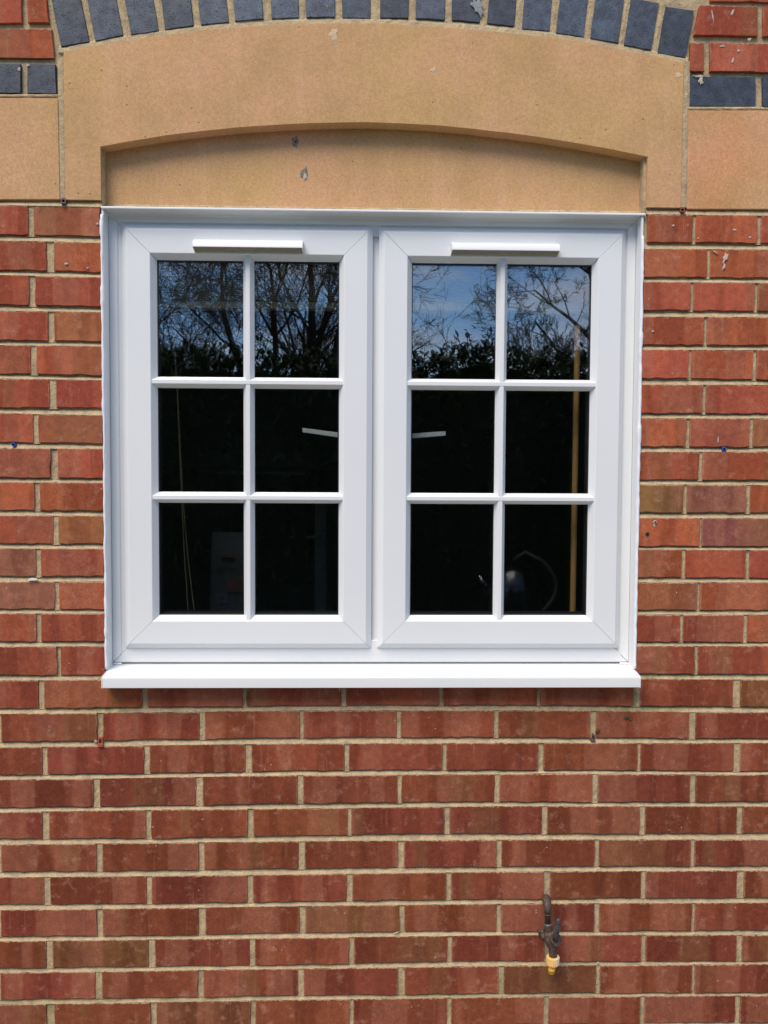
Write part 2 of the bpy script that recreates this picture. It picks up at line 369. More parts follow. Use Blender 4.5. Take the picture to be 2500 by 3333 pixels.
# (crop, tops, bottoms, spans) per course; None = runs on out of the picture
SIDE_L = [
 ('A', [(0,188),(900,205)], [(0,445),(900,465)], [(None,252),(303,897)]),
 ('A', [(0,508),(400,512),(900,530)], [(0,768),(400,772),(900,788)], [(None,418),(485,915)]),
 ('A', [(0,815),(900,838)], [(0,1078),(900,1100)], [(None,255),(318,920)]),
 ('A', [(0,1138),(900,1150)], [(0,1398),(900,1412)], [(None,430),(487,926)]),
 ('A', [(0,1448),(900,1458)], [(0,1695),(900,1718)], [(None,278),(330,933)]),
 ('A', [(0,1750),(900,1762)], [(0,2003),(900,2010)], [(None,441),(505,938)]),
 ('A', [(0,2060),(900,2080)], [(0,2316),(900,2329)], [(None,299),(347,943)]),
 ('B', [(0,165),(900,168)], [(0,420),(900,428)], [(None,453),(518,948)]),
 ('B', [(0,470),(900,475)], [(0,715),(900,722)], [(None,308),(357,953)]),
 ('B', [(0,770),(900,772)], [(0,1015),(900,1020)], [(None,478),(530,957)]),
 ('B', [(0,1068),(900,1068)], [(0,1312),(900,1310)], [(None,322),(367,958)]),
 ('B', [(0,1370),(900,1362)], [(0,1602),(900,1610)], [(None,488),(531,960)]),
 ('B', [(0,1650),(900,1650)], [(0,1898),(900,1896)], [(None,325),(369,962)]),
 ('B', [(0,1950),(900,1945)], [(0,2198),(900,2205)], [(None,510),(543,968)])]
SIDE_R = [
 ('C', [(300,270),(1380,285)], [(300,520),(1380,525)], [(300,705),(735,1283),(1320,None)]),
 ('C', [(280,580),(1380,590)], [(280,832),(1380,838)], [(272,833),(862,None)]),
 ('C', [(270,878),(1380,888)], [(270,1130),(1380,1135)], [(262,683),(712,1263),(1295,None)]),
 ('C', [(260,1192),(1380,1195)], [(260,1440),(1380,1445)], [(252,806),(838,None)]),
 ('C', [(250,1488),(1380,1492)], [(250,1740),(1380,1752)], [(240,665),(695,1248),(1282,None)]),
 ('C', [(240,1803),(1380,1805)], [(240,2055),(1380,2058)], [(234,795),(825,None)]),
 ('C', [(230,2105),(1380,2108)], [(230,2356),(1380,2359)], [(224,645),(680,1218),(1250,None)]),
 ('D', [(220,198),(1380,195)], [(220,445),(1380,445)], [(214,763),(793,None)]),
 ('D', [(210,490),(1380,495)], [(210,738),(1380,740)], [(209,620),(655,1187),(1223,None)]),
 ('D', [(200,790),(1380,795)], [(200,1040),(1380,1045)], [(200,770),(787,None)]),
 ('D', [(190,1075),(1380,1080)], [(190,1322),(1380,1327)], [(192,608),(642,1185),(1220,None)]),
 ('D', [(180,1370),(1380,1372)], [(180,1612),(1380,1620)], [(183,743),(773,None)]),
 ('D', [(175,1660),(1380,1662)], [(175,1900),(1380,1905)], [(180,588),(618,1160),(1197,None)]),
 ('D', [(170,1945),(1380,1942)], [(170,2190),(1380,2192)], [(178,720),(752,None)])]
# courses below the sill: three overlapping readings
LOW = [
 ([('E',0,108),('E',540,105),('G',980,100),('G',1659,105)], [('E',0,257),('E',700,250),('E',1600,240),('G',400,237),('G',950,243),('G',1659,247)],
  [('E',None,208),('E',238,765),('E',795,1312),('F',88,600),('F',625,1130),('F',1148,1657),('G',430,932),('G',970,1473),('G',1512,None)]),
 ([('E',0,290),('E',525,283),('E',1078,278),('E',1618,270),('F',1659,270),('G',700,272),('G',1236,280),('G',1659,280)],
  [('E',0,437),('E',525,430),('E',1078,422),('E',1618,415),('F',898,412),('F',1423,412),('G',700,415),('G',1236,420),('G',1659,420)],
  [('E',None,525),('E',557,1078),('E',1107,1618),('F',395,898),('F',922,1423),('G',203,700),('G',733,1236),('G',1268,None)]),
 ([('E',0,470),('E',777,460),('E',1325,452),('F',600,450),('F',1659,445),('G',953,447),('G',1659,445)],
  [('E',0,617),('E',777,606),('E',1325,600),('F',618,592),('F',1145,588),('G',0,590),('G',953,592),('G',1659,598)],
  [('E',None,227),('E',255,777),('E',808,1325),('F',115,618),('F',640,1145),('G',-76,418),('G',447,953),('G',972,1478),('G',1510,None)]),
 ([('E',0,645),('E',503,638),('E',1058,630),('E',1605,620),('F',1659,610),('G',300,615),('G',1659,618)],
  [('E',0,792),('E',503,788),('E',1058,780),('E',1605,768),('F',903,765),('F',1427,760),('G',710,762),('G',1659,758)],
  [('E',None,503),('E',540,1058),('E',1095,1605),('F',395,903),('F',925,1427),('G',210,710),('G',740,1238),('G',1268,None)]),
 ([('E',0,820),('E',788,808),('E',1335,802),('F',633,797),('F',1659,785),('G',1000,788),('G',1659,788)],
  [('E',0,962),('E',788,960),('E',1335,948),('F',633,940),('F',1155,932),('G',965,934),('G',1659,930)],
  [('E',None,226),('E',264,788),('E',818,1335),('F',125,633),('F',652,1155),('G',-60,440),('G',467,965),('G',995,1493),('G',1522,None)]),
 ([('H',0,28),('H',520,22),('H',1072,15),('H',1612,10),('I',1659,0),('J',1659,0)],
  [('H',0,172),('H',520,168),('H',1072,160),('H',1612,155),('I',1000,146),('J',722,140),('J',1659,140)],
  [('H',None,520),('H',553,1072),('H',1103,1612),('I',402,905),('I',938,1437),('J',223,722),('J',748,1243),('J',1262,None)]),
 ([('H',0,205),('H',791,198),('H',1335,192),('H',1659,188),('I',1659,172),('J',1659,168)],
  [('H',0,350),('H',791,345),('H',1335,337),('I',627,328),('I',1659,318),('J',975,312),('J',1659,310)],
  [('H',None,238),('H',272,791),('H',820,1335),('I',122,627),('I',660,1165),('J',-52,448),('J',482,975),('J',1000,1493),('J',1530,None)]),
 ([('H',0,382),('H',523,375),('H',1070,368),('H',1617,360),('I',1659,345),('J',1659,342)],
  [('H',0,522),('H',523,520),('H',1070,512),('H',1617,502),('I',912,495),('J',720,492),('J',1659,488)],
  [('H',None,-28),('H',4,523),('H',555,1070),('H',1110,1617),('I',405,912),('I',940,1437),('J',218,720),('J',748,1247),('J',1265,None)]),
 ([('H',0,550),('H',803,540),('H',1347,535),('I',1659,515),('J',1659,515)],
  [('H',0,693),('H',803,685),('H',1347,677),('I',640,668),('I',1170,657),('J',0,655),('J',1659,655)],
  [('H',None,250),('H',285,803),('H',838,1347),('I',133,640),('I',668,1170),('J',-47,452),('J',482,975),('J',1000,1490),('J',1520,None)]),
 ([('H',0,720),('H',515,715),('H',1068,705),('H',1610,698),('I',1659,680),('J',1659,672)],
  [('H',0,862),('H',515,855),('H',1068,850),('H',1610,840),('I',1659,826),('J',1659,825)],
  [('H',None,515),('H',552,1068),('H',1100,1610),('I',398,905),('I',942,1447),('J',235,730),('J',752,1250),('J',1265,None)]),
 ([('H',0,893),('H',810,880),('H',1355,870),('I',1659,848),('J',1659,842)],
  [('H',0,1040),('H',810,1024),('H',1355,1014),('I',1659,992),('J',1659,986)],
  [('H',None,250),('H',295,810),('H',845,1355),('I',137,643),('I',665,1170),('J',-50,448),('J',475,968),('J',992,1483),('J',1510,None)])]

def world_pts(lst): return sorted([(at(*p).x, at(*p).z) for p in lst])
courses = []   # (tops, bots, spans) in metres on the wall
PIT = 0.225
def expand(spans, tops, bots, side):
    out_ = []
    for a, b in spans:
        if a is None:
            x1 = b; k = 0
            while x1 > -1.42: out_.append((x1-0.2145, x1)); x1 -= PIT; k += 1
        elif b is None:
            x0 = a
            while x0 < 1.42: out_.append((x0, x0+0.2145)); x0 += PIT
        else: out_.append((a, b))
    return sorted(out_)
for data, side in ((SIDE_L, 'L'), (SIDE_R, 'R')):
    for k, (c, t, b, sp) in enumerate(data):
        tops = world_pts([nat(c, *p) for p in t]); bots = world_pts([nat(c, *p) for p in b])
        ymid = 0.5*(t[0][1]+b[0][1]); f = lambda x: None if x is None else at(*nat(c, x, ymid)).x
        ex = expand([(f(a), f(b_)) for a, b_ in sp], tops, bots, side)
        ex = [(max(a, 0.6245), b_) if side == 'R' else (a, min(b_, -0.5790)) for a, b_ in ex]
        courses.append((tops, bots, ex, k, side))
for k, (t, b, sp) in enumerate(LOW):
    tops = world_pts([nat(*p) for p in t]); bots = world_pts([nat(*p) for p in b])
    ym = lambda c: 0.5*([p[2] for p in t if p[0] == c] or [t[0][2]])[0] + 0.5*([p[2] for p in b if p[0] == c] or [b[0][2]])[0]
    f = lambda c, x: None if x is None else at(*nat(c, x, ym(c))).x
    courses.append((tops, bots, expand([(f(c, a), f(c, b_)) for c, a, b_ in sp], tops, bots, 'B'), 14+k, 'B'))
# three more courses below the picture
last = courses[-1]; prev = courses[-2]
for j in range(1, 5):
    src = prev if j % 2 else last
    dz = -0.075*j if not j % 2 else -0.075*(j+1)
    courses.append(([(x, z+dz) for x, z in src[0]], [(x, z+dz) for x, z in src[1]], src[2], 24+j, 'B'))

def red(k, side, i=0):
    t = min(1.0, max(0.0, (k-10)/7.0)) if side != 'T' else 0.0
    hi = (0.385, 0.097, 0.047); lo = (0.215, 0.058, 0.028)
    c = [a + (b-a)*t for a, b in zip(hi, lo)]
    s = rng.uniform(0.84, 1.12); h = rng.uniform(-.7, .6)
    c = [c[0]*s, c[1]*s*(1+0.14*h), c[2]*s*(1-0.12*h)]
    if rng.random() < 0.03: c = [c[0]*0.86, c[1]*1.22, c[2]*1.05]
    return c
for tops, bots, spans, k, side in courses:
    for i, (a, b) in enumerate(spans):
        q = [(a, lerp_pts(tops, a)), (b, lerp_pts(tops, b)), (b, lerp_pts(bots, b)), (a, lerp_pts(bots, a))]
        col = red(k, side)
        if side == 'R' and k == 8 and i == 0: col = (0.27, 0.135, 0.05)
        if side == 'R' and k == 8 and i == 1: col = (0.27, 0.105, 0.065)
        if side == 'L' and k == 9 and b > -0.6: col = (0.33, 0.125, 0.05)
        if side == 'L' and k in (10, 11) and b < -0.6: col = (0.27, 0.105, 0.06)
        if side == 'R' and k == 9 and i == 1: col = (0.26, 0.085, 0.065)
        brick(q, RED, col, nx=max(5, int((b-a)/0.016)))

# bed joints: struck, deep under the brick above and almost flush with the brick below
mort = MB()
def strip(a, b, zt, zb, yt, yb, step=0.011):
    n = max(2, int((b-a)/step)); vs_ = []
    for i in range(n+1):
        x = a + (b-a)*i/n; t_, b_ = zt(x)+0.0022, zb(x)-0.0022
        nz_ = noise.noise(Vector((x*55, t_*31, 3)))*0.0011; n2 = noise.noise(Vector((x*120, t_*17, 9)))*0.0009
        vs_ += [(x, yt+0.004, t_), (x, yt+nz_, t_-0.003), (x, (yt+yb)/2+nz_+n2, (t_+b_)/2), (x, yb+n2, b_+0.0026+nz_*0.8), (x, yb+0.006, b_)]
    fs = []
    for i in range(n):
        for j in range(4): fs.append((i*5+j, (i+1)*5+j, (i+1)*5+j+1, i*5+j+1))
    mort.add(vs_, fs)
bySide = {s: [c for c in courses if c[4] == s] for s in 'LRB'}
xL, xR = -1.45, 1.45
for s, (a, b) in (('L', (xL, -0.5785)), ('R', (0.6235, xR)), ('B', (xL, xR))):
    cs = bySide[s]
    for u, d in zip(cs, cs[1:]):
        strip(a, b, lambda x: lerp_pts(u[1], x), lambda x: lerp_pts(d[0], x), 0.0085, 0.0004)
for s, (a, b) in (('L', (xL, -0.5775)), ('R', (0.6235, xR))):   # joint between side brickwork and the courses below
    u, d = bySide[s][-1], bySide['B'][0]
    strip(a, b, lambda x: lerp_pts(u[1], x), lambda x: lerp_pts(d[0], x), 0.0085, 0.0004)
# upright joints
for tops, bots, spans, k, side in courses:
    for (a0, b0), (a1, b1) in zip(spans, spans[1:]):
        if a1-b0 > 0.03: continue
        zt, zb = lerp_pts(tops, b0)+0.004, lerp_pts(bots, b0)-0.004
        n = 7; vs_ = []; yy = rng.uniform(0.0018, 0.0042)
        for i in range(n+1):
            z = zb + (zt-zb)*i/n; j = rng.uniform(-.0007, .0007)
            vs_ += [(b0-0.003, yy+0.002, z), (b0+0.001+j, yy, z), ((b0+a1)/2, yy+0.0006+j, z), (a1-0.001+j, yy, z), (a1+0.003, yy+0.002, z)]
        mort.add(vs_, [(i*5+j, (i+1)*5+j, (i+1)*5+j+1, i*5+j+1) for i in range(n) for j in range(4)])
# body of the wall behind the faces, left open for the window
for x0, x1, z0, z1 in ((xL, -0.5775, 0.0, 2.8), (0.6235, xR, 0.0, 2.8), (-0.5775, 0.6235, 0.0, 1.03), (-0.5775, 0.6235, 2.36, 2.8)):
    mort.box(x0, x1, 0.0075, 0.10, z0, z1)

# top of the wall: bricks, blue voussoirs and stones round the arch
def quad_px(c, pts): return [(at(*nat(c, *p)).x, at(*nat(c, *p)).z) for p in pts]
TOPRED = [('T', [(-250,-40),(117,-40),(117,122),(-250,122)]), ('T', [(148,-40),(248,-40),(265,122),(148,122)]),
  ('T', [(-240,152),(277,152),(291,312),(-240,312)]), ('T', [(-620,152),(-270,152),(-270,312),(-620,312)]),
  ('Q', [(1290,30),(1605,35),(1605,194),(1258,188)]), ('Q', [(1635,35),(1990,35),(1990,195),(1635,195)]),
  ('Q', [(1240,228),(1315,228),(1315,385),(1236,385)]), ('Q', [(1347,228),(1700,232),(1700,388),(1347,385)]), ('Q', [(1730,232),(2080,232),(2080,388),(1730,388)]),
  ('Q', [(1342,-158),(1700,-158),(1700,10),(1350,5)]), ('Q', [(1730,-158),(2080,-158),(2080,10),(1730,10)])]
for c, pts in TOPRED: brick(quad_px(c, pts), RED, red(0, 'T'))
TOPBLUE = [('T', [(-55,345),(112,345),(112,503),(-55,503)]), ('T', [(147,345),(299,347),(305,506),(147,503)]), ('T', [(-410,345),(-85,345),(-85,503),(-410,503)]),
  ('Q', [(1235,412),(1593,415),(1593,575),(1235,571)]), ('Q', [(1632,415),(1990,415),(1990,578),(1632,578)])]
def bluec(light=0):
    s = rng.uniform(0.85, 1.15) * (1.0 + light); return (0.030*s, 0.039*s, 0.056*s)
for c, pts in TOPBLUE: brick(quad_px(c, pts), BLUE, bluec(-0.25), jit=0.0006)
V = [('T',(330,252),(483,225),(275,5),(437,-15),-.15),('T',(515,222),(665,190),(470,0),(630,-5),-.05),('T',(707,188),(857,165),(672,0),(830,0),-.1),('T',(890,160),(1045,138),(870,0),(1030,0),-.3),
 ('T',(1085,135),(1235,120),(1070,0),(1222,0),.35),('T',(1275,115),(1423,103),(1262,0),(1413,0),.45),('S',(27,115),(178,103),(15,0),(170,0),.5),('S',(222,100),(370,95),(215,0),(370,0),.4),
 ('S',(410,95),(565,93),(408,0),(562,0),.3),('S',(605,97),(757,97),(605,0),(757,0),0),('S',(808,97),(960,97),(812,0),(960,0),-.25),('S',(1002,100),(1157,107),(1005,0),(1162,0),.35),
 ('S',(1195,108),(1348,120),(1200,0),(1352,0),-.15),('S',(1387,125),(1535,142),(1395,0),(1547,0),-.35),('Q',(330,155),(480,167),(340,0),(495,0),.3),('Q',(515,178),(665,200),(530,0),(692,0),.25),
 ('Q',(700,208),(850,233),(727,0),(882,0),.3),('Q',(880,245),(1027,272),(915,0),(1075,20),0),('Q',(1063,290),(1215,310),(1108,38),(1258,60),-.25)]
vous_tops = []
for c, bl, br, tl, tr, lt in V:
    BL, BR, TL, TR = [Vector(p) for p in quad_px(c, [bl, br, tl, tr])]
    uL, uR = (TL-BL).normalized(), (TR-BR).normalized(); d = (uL+uR).normalized(); H = 0.1035
    TL2, TR2 = BL + d*H, BR + d*H; vous_tops.append((TL2, TR2))
    brick([(TL2.x, TL2.y), (TR2.x, TR2.y), (BR.x, BR.y), (BL.x, BL.y)], BLUE, bluec(lt), jit=0.0006, nx=3, nz=3)
# two plain courses over the arch, out of the picture
ztop = max(p.y for v in vous_tops for p in v) + 0.012
for r in range(3):
    z0 = ztop + r*0.075
    x = xL + (0.1125 if r % 2 else 0)
    while x < xR-0.2: brick([(x, z0+0.065), (x+0.2145, z0+0.065), (x+0.2145, z0), (x, z0)], RED, red(0, 'T')); x += PIT
# side stone blocks
def slab(name, outline, y0, y1, mat, parent, bevel=0.0016):
    m = MB(); m.prism(outline, y0, y1, lambda p, t: (p[0], t, p[1]))
    return m.build(name, mat, parent, bevel=bevel)
pl = quad_px('T', [(-700,527),(314,531),(325,1078),(-700,1078)])
slab('stone_block', pl, -0.0015, 0.08, STONE, wall)
pr = quad_px('Q', [(1229,597),(2400,597),(2400,1132),(1220,1130)])
o = slab('stone_block', pr, -0.0015, 0.08, STONE_R, wall); tag(o, 'reddish sandstone block')
# flush mortar round the stones
for c, pts in (('T', [(-700,505),(340,508),(340,526),(-700,522)]), ('T', [(310,330),(352,290),(362,1078),(318,1078)]), ('Q', [(1196,330),(1240,330),(1228,1120),(1180,1120)]), ('Q', [(1225,575),(2300,578),(2300,594),(1225,594)])):
    q = quad_px(c, pts); n = 30; vs_ = []
    for i in range(n+1):
        t = i/n
        if abs(q[1][0]-q[0][0]) > abs(q[3][1]-q[0][1]):
            a = Vector(q[0]).lerp(Vector(q[1]), t); b = Vector(q[3]).lerp(Vector(q[2]), t)
        else: a = Vector(q[0]).lerp(Vector(q[3]), t); b = Vector(q[1]).lerp(Vector(q[2]), t)
        for s_ in range(4):
            p = a.lerp(b, s_/3); vs_.append((p.x, -0.0004 + (0.0016 if s_ in (0, 3) else 0) + noise.noise(Vector((p.x*60, p.y*60, s_)))*0.0012, p.y))
    mort.add(vs_, [(i*4+j, (i+1)*4+j, (i+1)*4+j+1, i*4+j+1) for i in range(n) for j in range(3)])
# mortar over the extrados and between the voussoirs
EXT = [nat('T', *p) for p in [(340,285),(500,252),(700,218),(900,190),(1100,165),(1300,148),(1450,140)]] + [nat('S', *p) for p in [(200,141),(400,131),(600,128),(800,129),(1000,141),(1200,155),(1400,172)]] + \
      [nat('Q', *p) for p in [(330,187),(500,207),(700,236),(900,277),(1050,305),(1203,343)]]
EXTW = [(at(*p).x, at(*p).z) for p in EXT]
vs_ = []; n = 160
for i in range(n+1):
    x = EXTW[0][0] - 0.01 + (EXTW[-1][0]-EXTW[0][0]+0.02)*i/n; z = lerp_pts(EXTW, x)
    j = noise.noise(Vector((x*70, 1, 2)))*0.0013
    vs_ += [(x, 0.003, z-0.004), (x, -0.0005, z+0.0005+j), (x, 0.001+j, z+0.009), (x, 0.005+j*.5, z+0.0185), (x, 0.0062, z+0.024)]
mort.add(vs_, [(i*5+j, (i+1)*5+j, (i+1)*5+j+1, i*5+j+1) for i in range(n) for j in range(4)])
for (c, bl, br, tl, tr, lt), (c2, bl2, br2, tl2, tr2, lt2) in zip(V, V[1:]):
    a = Vector(quad_px(c, [br])[0]); b = Vector(quad_px(c2, [bl2])[0]); d = (Vector(quad_px(c, [tr])[0])-a).normalized() + (Vector(quad_px(c2, [tl2])[0])-b).normalized(); d.normalize()
    vs_ = []; yy = rng.uniform(0.001, 0.0028); a = a - d*0.008; b = b - d*0.008
    for i in range(9):
        p, q = a + d*0.118*i/8, b + d*0.118*i/8
        for s_ in range(5):
            r = p.lerp(q, -0.15 + 1.3*s_/4); vs_.append((r.x, yy + abs(s_-2)*0.0006 + rng.uniform(-.0005, .0005), r.y))
    mort.add(vs_, [(i*5+j, (i+1)*5+j, (i+1)*5+j+1, i*5+j+1) for i in range(8) for j in range(4)])
# bed under the stones, ragged
for c, a, b in (('T', (-700, 1080), (548, 1084)), ('Q', (1003, 1124), (2300, 1134))):
    p, q = at(*nat(c, *a)), at(*nat(c, *b)); side = bySide['L'][0] if c == 'T' else bySide['R'][0]
    strip(p.x, q.x, lambda x: p.z + (q.z-p.z)*(x-p.x)/(q.x-p.x), lambda x: lerp_pts(side[0], x), 0.0065, -0.0005)
mort.build('mortar', MORTAR, wall, smooth=False)

# ------------------------------------------------------------------ carved stone lintel
lint = empty('stone_lintel', (0, 0, 2.1)); tag(lint, 'carved tan sandstone lintel with a shallow arched recess above the window', 'lintel')
INT = [nat('T', *p) for p in [(545,793),(700,765),(900,732),(1100,708),(1300,688),(1500,675)]] + [nat('S', *p) for p in [(0,692),(200,677),(400,668),(600,663),(730,661),(900,667),(1100,677),(1300,696),(1500,720)]][2:] + \
      [nat('Q', *p) for p in [(200,711),(400,738),(600,770),(800,805),(1008,848)]]
def wl(p): q = at(*p); return (q.x, q.z-2.1)
e2 = [wl(p) for p in EXT]; i2 = [wl(p) for p in INT]
zb = wl(nat('T', 400, 1079))[1]
xl0 = wl(nat('T', 350, 700))[0]; xr0 = wl(nat('Q', 1194, 700))[0]
il, ir = wl(nat('T', 545, 950))[0], wl(nat('Q', 1006, 950))[0]
i2[0] = (il, i2[0][1]); i2[-1] = (ir, i2[-1][1])
outl = [(xl0, zb)] + [(xl0, e2[0][1])] + e2[1:-1] + [(xr0, e2[-1][1]), (xr0, zb), (ir, zb)] + i2[::-1] + [(il, zb)]
m = MB(); m.prism(outl, -0.002, 0.09, lambda p, t: (p[0], t, p[1])); lf = m.build('surround', STONE, lint, bevel=0.0012)
m = MB(); m.box(il-0.01, ir+0.01, 0.033, 0.088, -0.0125, 0.20); m.build('recessed_panel', STONE, lint)
m = MB(); n = 90; vs_ = []     # mortar smear along the foot of the panel
for i in range(n+1):
    x = il+0.002 + (ir-il-0.004)*i/n; j = noise.noise(Vector((x*40, 5, 5)))*0.0022
    vs_ += [(x, 0.0328, 0.0008+j), (x, 0.0302, -0.002+j*.6), (x, 0.0298, -0.0052), (x, 0.0328, -0.0065+j*.3)]
m.add(vs_, [(i*4+j, (i+1)*4+j, (i+1)*4+j+1, i*4+j+1) for i in range(n) for j in range(3)]); m.build('mortar_smear', MORTAR, lint)
def blob(name, u, v, wpx, hpx, mat, parent, y=-0.0012, thick=0.0012, lobes=5, rot=0, seed=0, base=(0, 0, 0)):
    rg = random.Random(seed or int(u*7+v)); c = at(u, v, y); k = 0.62e-3; n = 22; ph = [rg.uniform(0, 6.3) for _ in range(4)]; out_ = []
    for i in range(n):
        a = 2*math.pi*i/n; r = 1 + .22*math.sin(lobes*a+ph[0]) + .16*math.sin(3*a+ph[1]) + .14*rg.uniform(-1, 1)
        x, z = r*wpx*k/2*math.cos(a), r*hpx*k/2*math.sin(a)
        out_.append((c.x + x*math.cos(rot) - z*math.sin(rot), c.z + x*math.sin(rot) + z*math.cos(rot)))
    b = MB(); cx, cz = c.x-base[0], c.z-base[2]
    vs_ = [(p[0]-base[0], y+thick, p[1]-base[2]) for p in out_] + [(cx+(p[0]-base[0]-cx)*.75, y, cz+(p[1]-base[2]-cz)*.75) for p in out_] + [(cx, y-thick*.3, cz)]
    b.add(vs_, [(i, (i+1) % n, n+(i+1) % n, n+i) for i in range(n)] + [(n+i, n+(i+1) % n, 2*n) for i in range(n)])
    return b.build(name, mat, parent)
FILL = simple('grey_filler', (0.22, 0.185, 0.155), 0.95, var=0.35, scale=300, bump=1, dist=0.002)
PALE = simple('pale_lime', (0.50, 0.41, 0.33), 0.95, var=0.15, scale=200, bump=0.6)
PALEST = simple('pale_stone_scar', (0.60, 0.44, 0.29), 0.95, var=0.12, scale=200, bump=0.4)
DARK = simple('black_hole', (0.01, 0.008, 0.007), 0.9, bump=0)
LB = (0, 0, 2.1)
blob('hole_filler', 961, 462, 24, 40, FILL, lint, 0.0318, 0.0014, base=LB); blob('drill_hole', 962, 461, 6, 7, DARK, lint, 0.0308, 0.0004, base=LB)
blob('hole_filler', 991, 563, 24, 50, FILL, lint, 0.0318, 0.0014, lobes=2, base=LB); blob('pale_edge', 993, 574, 13, 26, PALE, lint, 0.0312, 0.0006, base=LB)
for u, v, a, b, rr in ((1086,113,30,44,0),(2209,245,22,20,0),(1410,228,22,16,.5)):
    blob('pale_scar', u, v, a, b, PALEST, lint, -0.0026, 0.0008, rot=rr, base=LB)
for u, v, a, b, rr in ((2362,838,17,32,-.35),(2357,868,9,24,-.3),(2392,748,13,8,0),(2273,775,6,6,0),(2329,820,26,5,-.6),(2442,772,12,7,0),(2385,40,9,22,-.4),(2320,50,5,40,.2),(2386,197,8,20,-.2),(2404,165,10,10,0),(2352,150,18,6,0),(2440,128,14,10,.4),
                      (215,858,14,8,0),(285,872,7,5,0),(317,728,10,7,0),(2192,734,10,8,0),(2125,1078,10,7,0),(2282,262,16,26,0),(2276,248,40,9,0),(62,225,10,14,0),(90,212,14,9,0),(2338,1432,4,24,0),(1947,3135,10,8,0)):
    blob('lime_splash', u, v, a, b, PALE, wall, -0.0022, 0.0008, rot=rr)
blob('lime_splash', 1556, 22, 36, 60, simple('grey_lime', (0.26, 0.27, 0.27), 0.95, var=0.25, scale=200), wall, -0.0022, 0.0008, rot=.55, lobes=7)
MOSS = simple('dark_moss', (0.09, 0.075, 0.03), 1.0, var=0.4, scale=400, bump=1, dist=0.003)
for u, v, a, b in ((2044,2334,16,13),(2052,2341,10,12),(2036,2337,8,8),(1947,2379,15,14),(1941,2384,8,9)): blob('moss_tuft', u, v, a, b, MOSS, wall, -0.003, 0.0022)
blob('moss_tuft', 311, 2414, 12, 10, simple('pale_lichen', (0.36, 0.38, 0.25), 1.0), wall, -0.003, 0.002)

# ------------------------------------------------------------------ the window
WB = (0.02, 0.0, 1.03)
win = empty('casement_window', WB); tag(win, 'white double casement window with Georgian bars, trickle vents and deep white sill', 'window')
def loc(m): m.v = [(x-WB[0], y-WB[1], z-WB[2]) for x, y, z in m.v]; return m
OX0, OX1, OZ0, OZ1 = -0.5765, 0.6225, 1.064, 2.0845
FY, SY, GY = 0.040, 0.024, 0.042
def member(rect, prof, side, gap=0.00022):
    """one mitred length of a rectangular frame; prof = (inset, y) closed outline; side T,B,L,R"""
    x0, x1, z0, z1 = rect; m = MB(); n = len(prof); vs_ = []
    for s, y in prof:
        if side == 'T': a, b = (x0+s+gap, z1-s), (x1-s-gap, z1-s)
        if side == 'B': a, b = (x0+s+gap, z0+s), (x1-s-gap, z0+s)
        if side == 'L': a, b = (x0+s, z0+s+gap), (x0+s, z1-s-gap)
        if side == 'R': a, b = (x1-s, z0+s+gap), (x1-s, z1-s-gap)
        vs_.append(((a[0], y, a[1]), (b[0], y, b[1])))
    m.add([v[0] for v in vs_] + [v[1] for v in vs_], [tuple(range(n)), tuple(range(n, 2*n))] + [(i, (i+1) % n, n+(i+1) % n, n+i) for i in range(n)])
    return loc(m)
fprof = [(0, 0.10), (0, FY-0.004), (0.0175, FY-0.004), (0.020, FY+0.0005), (0.042, FY+0.0005), (0.042, 0.10)]
fm = MB()
for sd in 'TBLR':
    fp = fprof if sd != 'B' else [(0, 0.10), (0, FY-0.002), (0.050, FY-0.002), (0.050, 0.10)]
    q = member((OX0+0.004, OX1-0.004, 1.0675, OZ1-0.003), fp, sd); fm.add(q.v, q.f)
frame = fm.build('outer_frame', UPVC, win, bevel=0.0007)
m = MB(); m.box(0.0205-0.03, 0.0325+0.03, FY+0.007, 0.098, 1.10, 2.06); loc(m).build('mullion', UPVC, frame)
m = MB(); m.box(OX0+0.015, OX1-0.015, FY+0.008, 0.06, 1.0615, 1.0680); loc(m).build('sill_upstand', UPVC, frame)
# trims lining the reveal
m = MB(); m.box(OX0-0.001, OX0+0.0035, 0.001, FY+0.002, 1.058, OZ1-0.004); loc(m).build('cover_trim', UPVC, frame, bevel=0.0006)
m = MB(); m.box(OX1-0.0035, OX1+0.001, 0.001, FY+0.002, 1.058, OZ1-0.004); loc(m).build('cover_trim', UPVC, frame, bevel=0.0006)
m = MB(); m.prism([(-0.003, 0.0), (-0.003, -0.0035), (0.0015, -0.0042), (0.012, -0.0012), (FY-0.008, -0.0045), (FY-0.002, -0.012), (FY+0.002, -0.012), (FY+0.002, 0.002), (0.002, 0.0025)], OX0-0.001, OX1+0.004, lambda p, t: (t, p[0], OZ1+p[1]))
loc(m).build('head_trim', UPVC, frame, bevel=0.0006)
# window sill
m = MB(); m.prism([(0.062, 1.0648), (-0.0345, 1.0525), (-0.0385, 1.0505), (-0.0400, 1.0465), (-0.0400, 1.0275), (-0.0385, 1.0265), (-0.034, 1.0265), (-0.033, 1.0300), (0.062, 1.0345)], -0.5735, 0.6210, lambda p, t: (t, p[0], p[1]))
sill = loc(m).build('sill', UPVC, win, bevel=0.0006)
for a, b in ((-0.5752, -0.5734), (0.6209, 0.6228)):
    m = MB(); m.prism([(0.01, 1.0588), (-0.0345, 1.0531), (-0.0392, 1.0510), (-0.0407, 1.0465), (-0.0407, 1.0266), (0.01, 1.0266)], a, b, lambda p, t: (t, p[0], p[1])); loc(m).build('end_cap', UPVC, sill, bevel=0.0004)
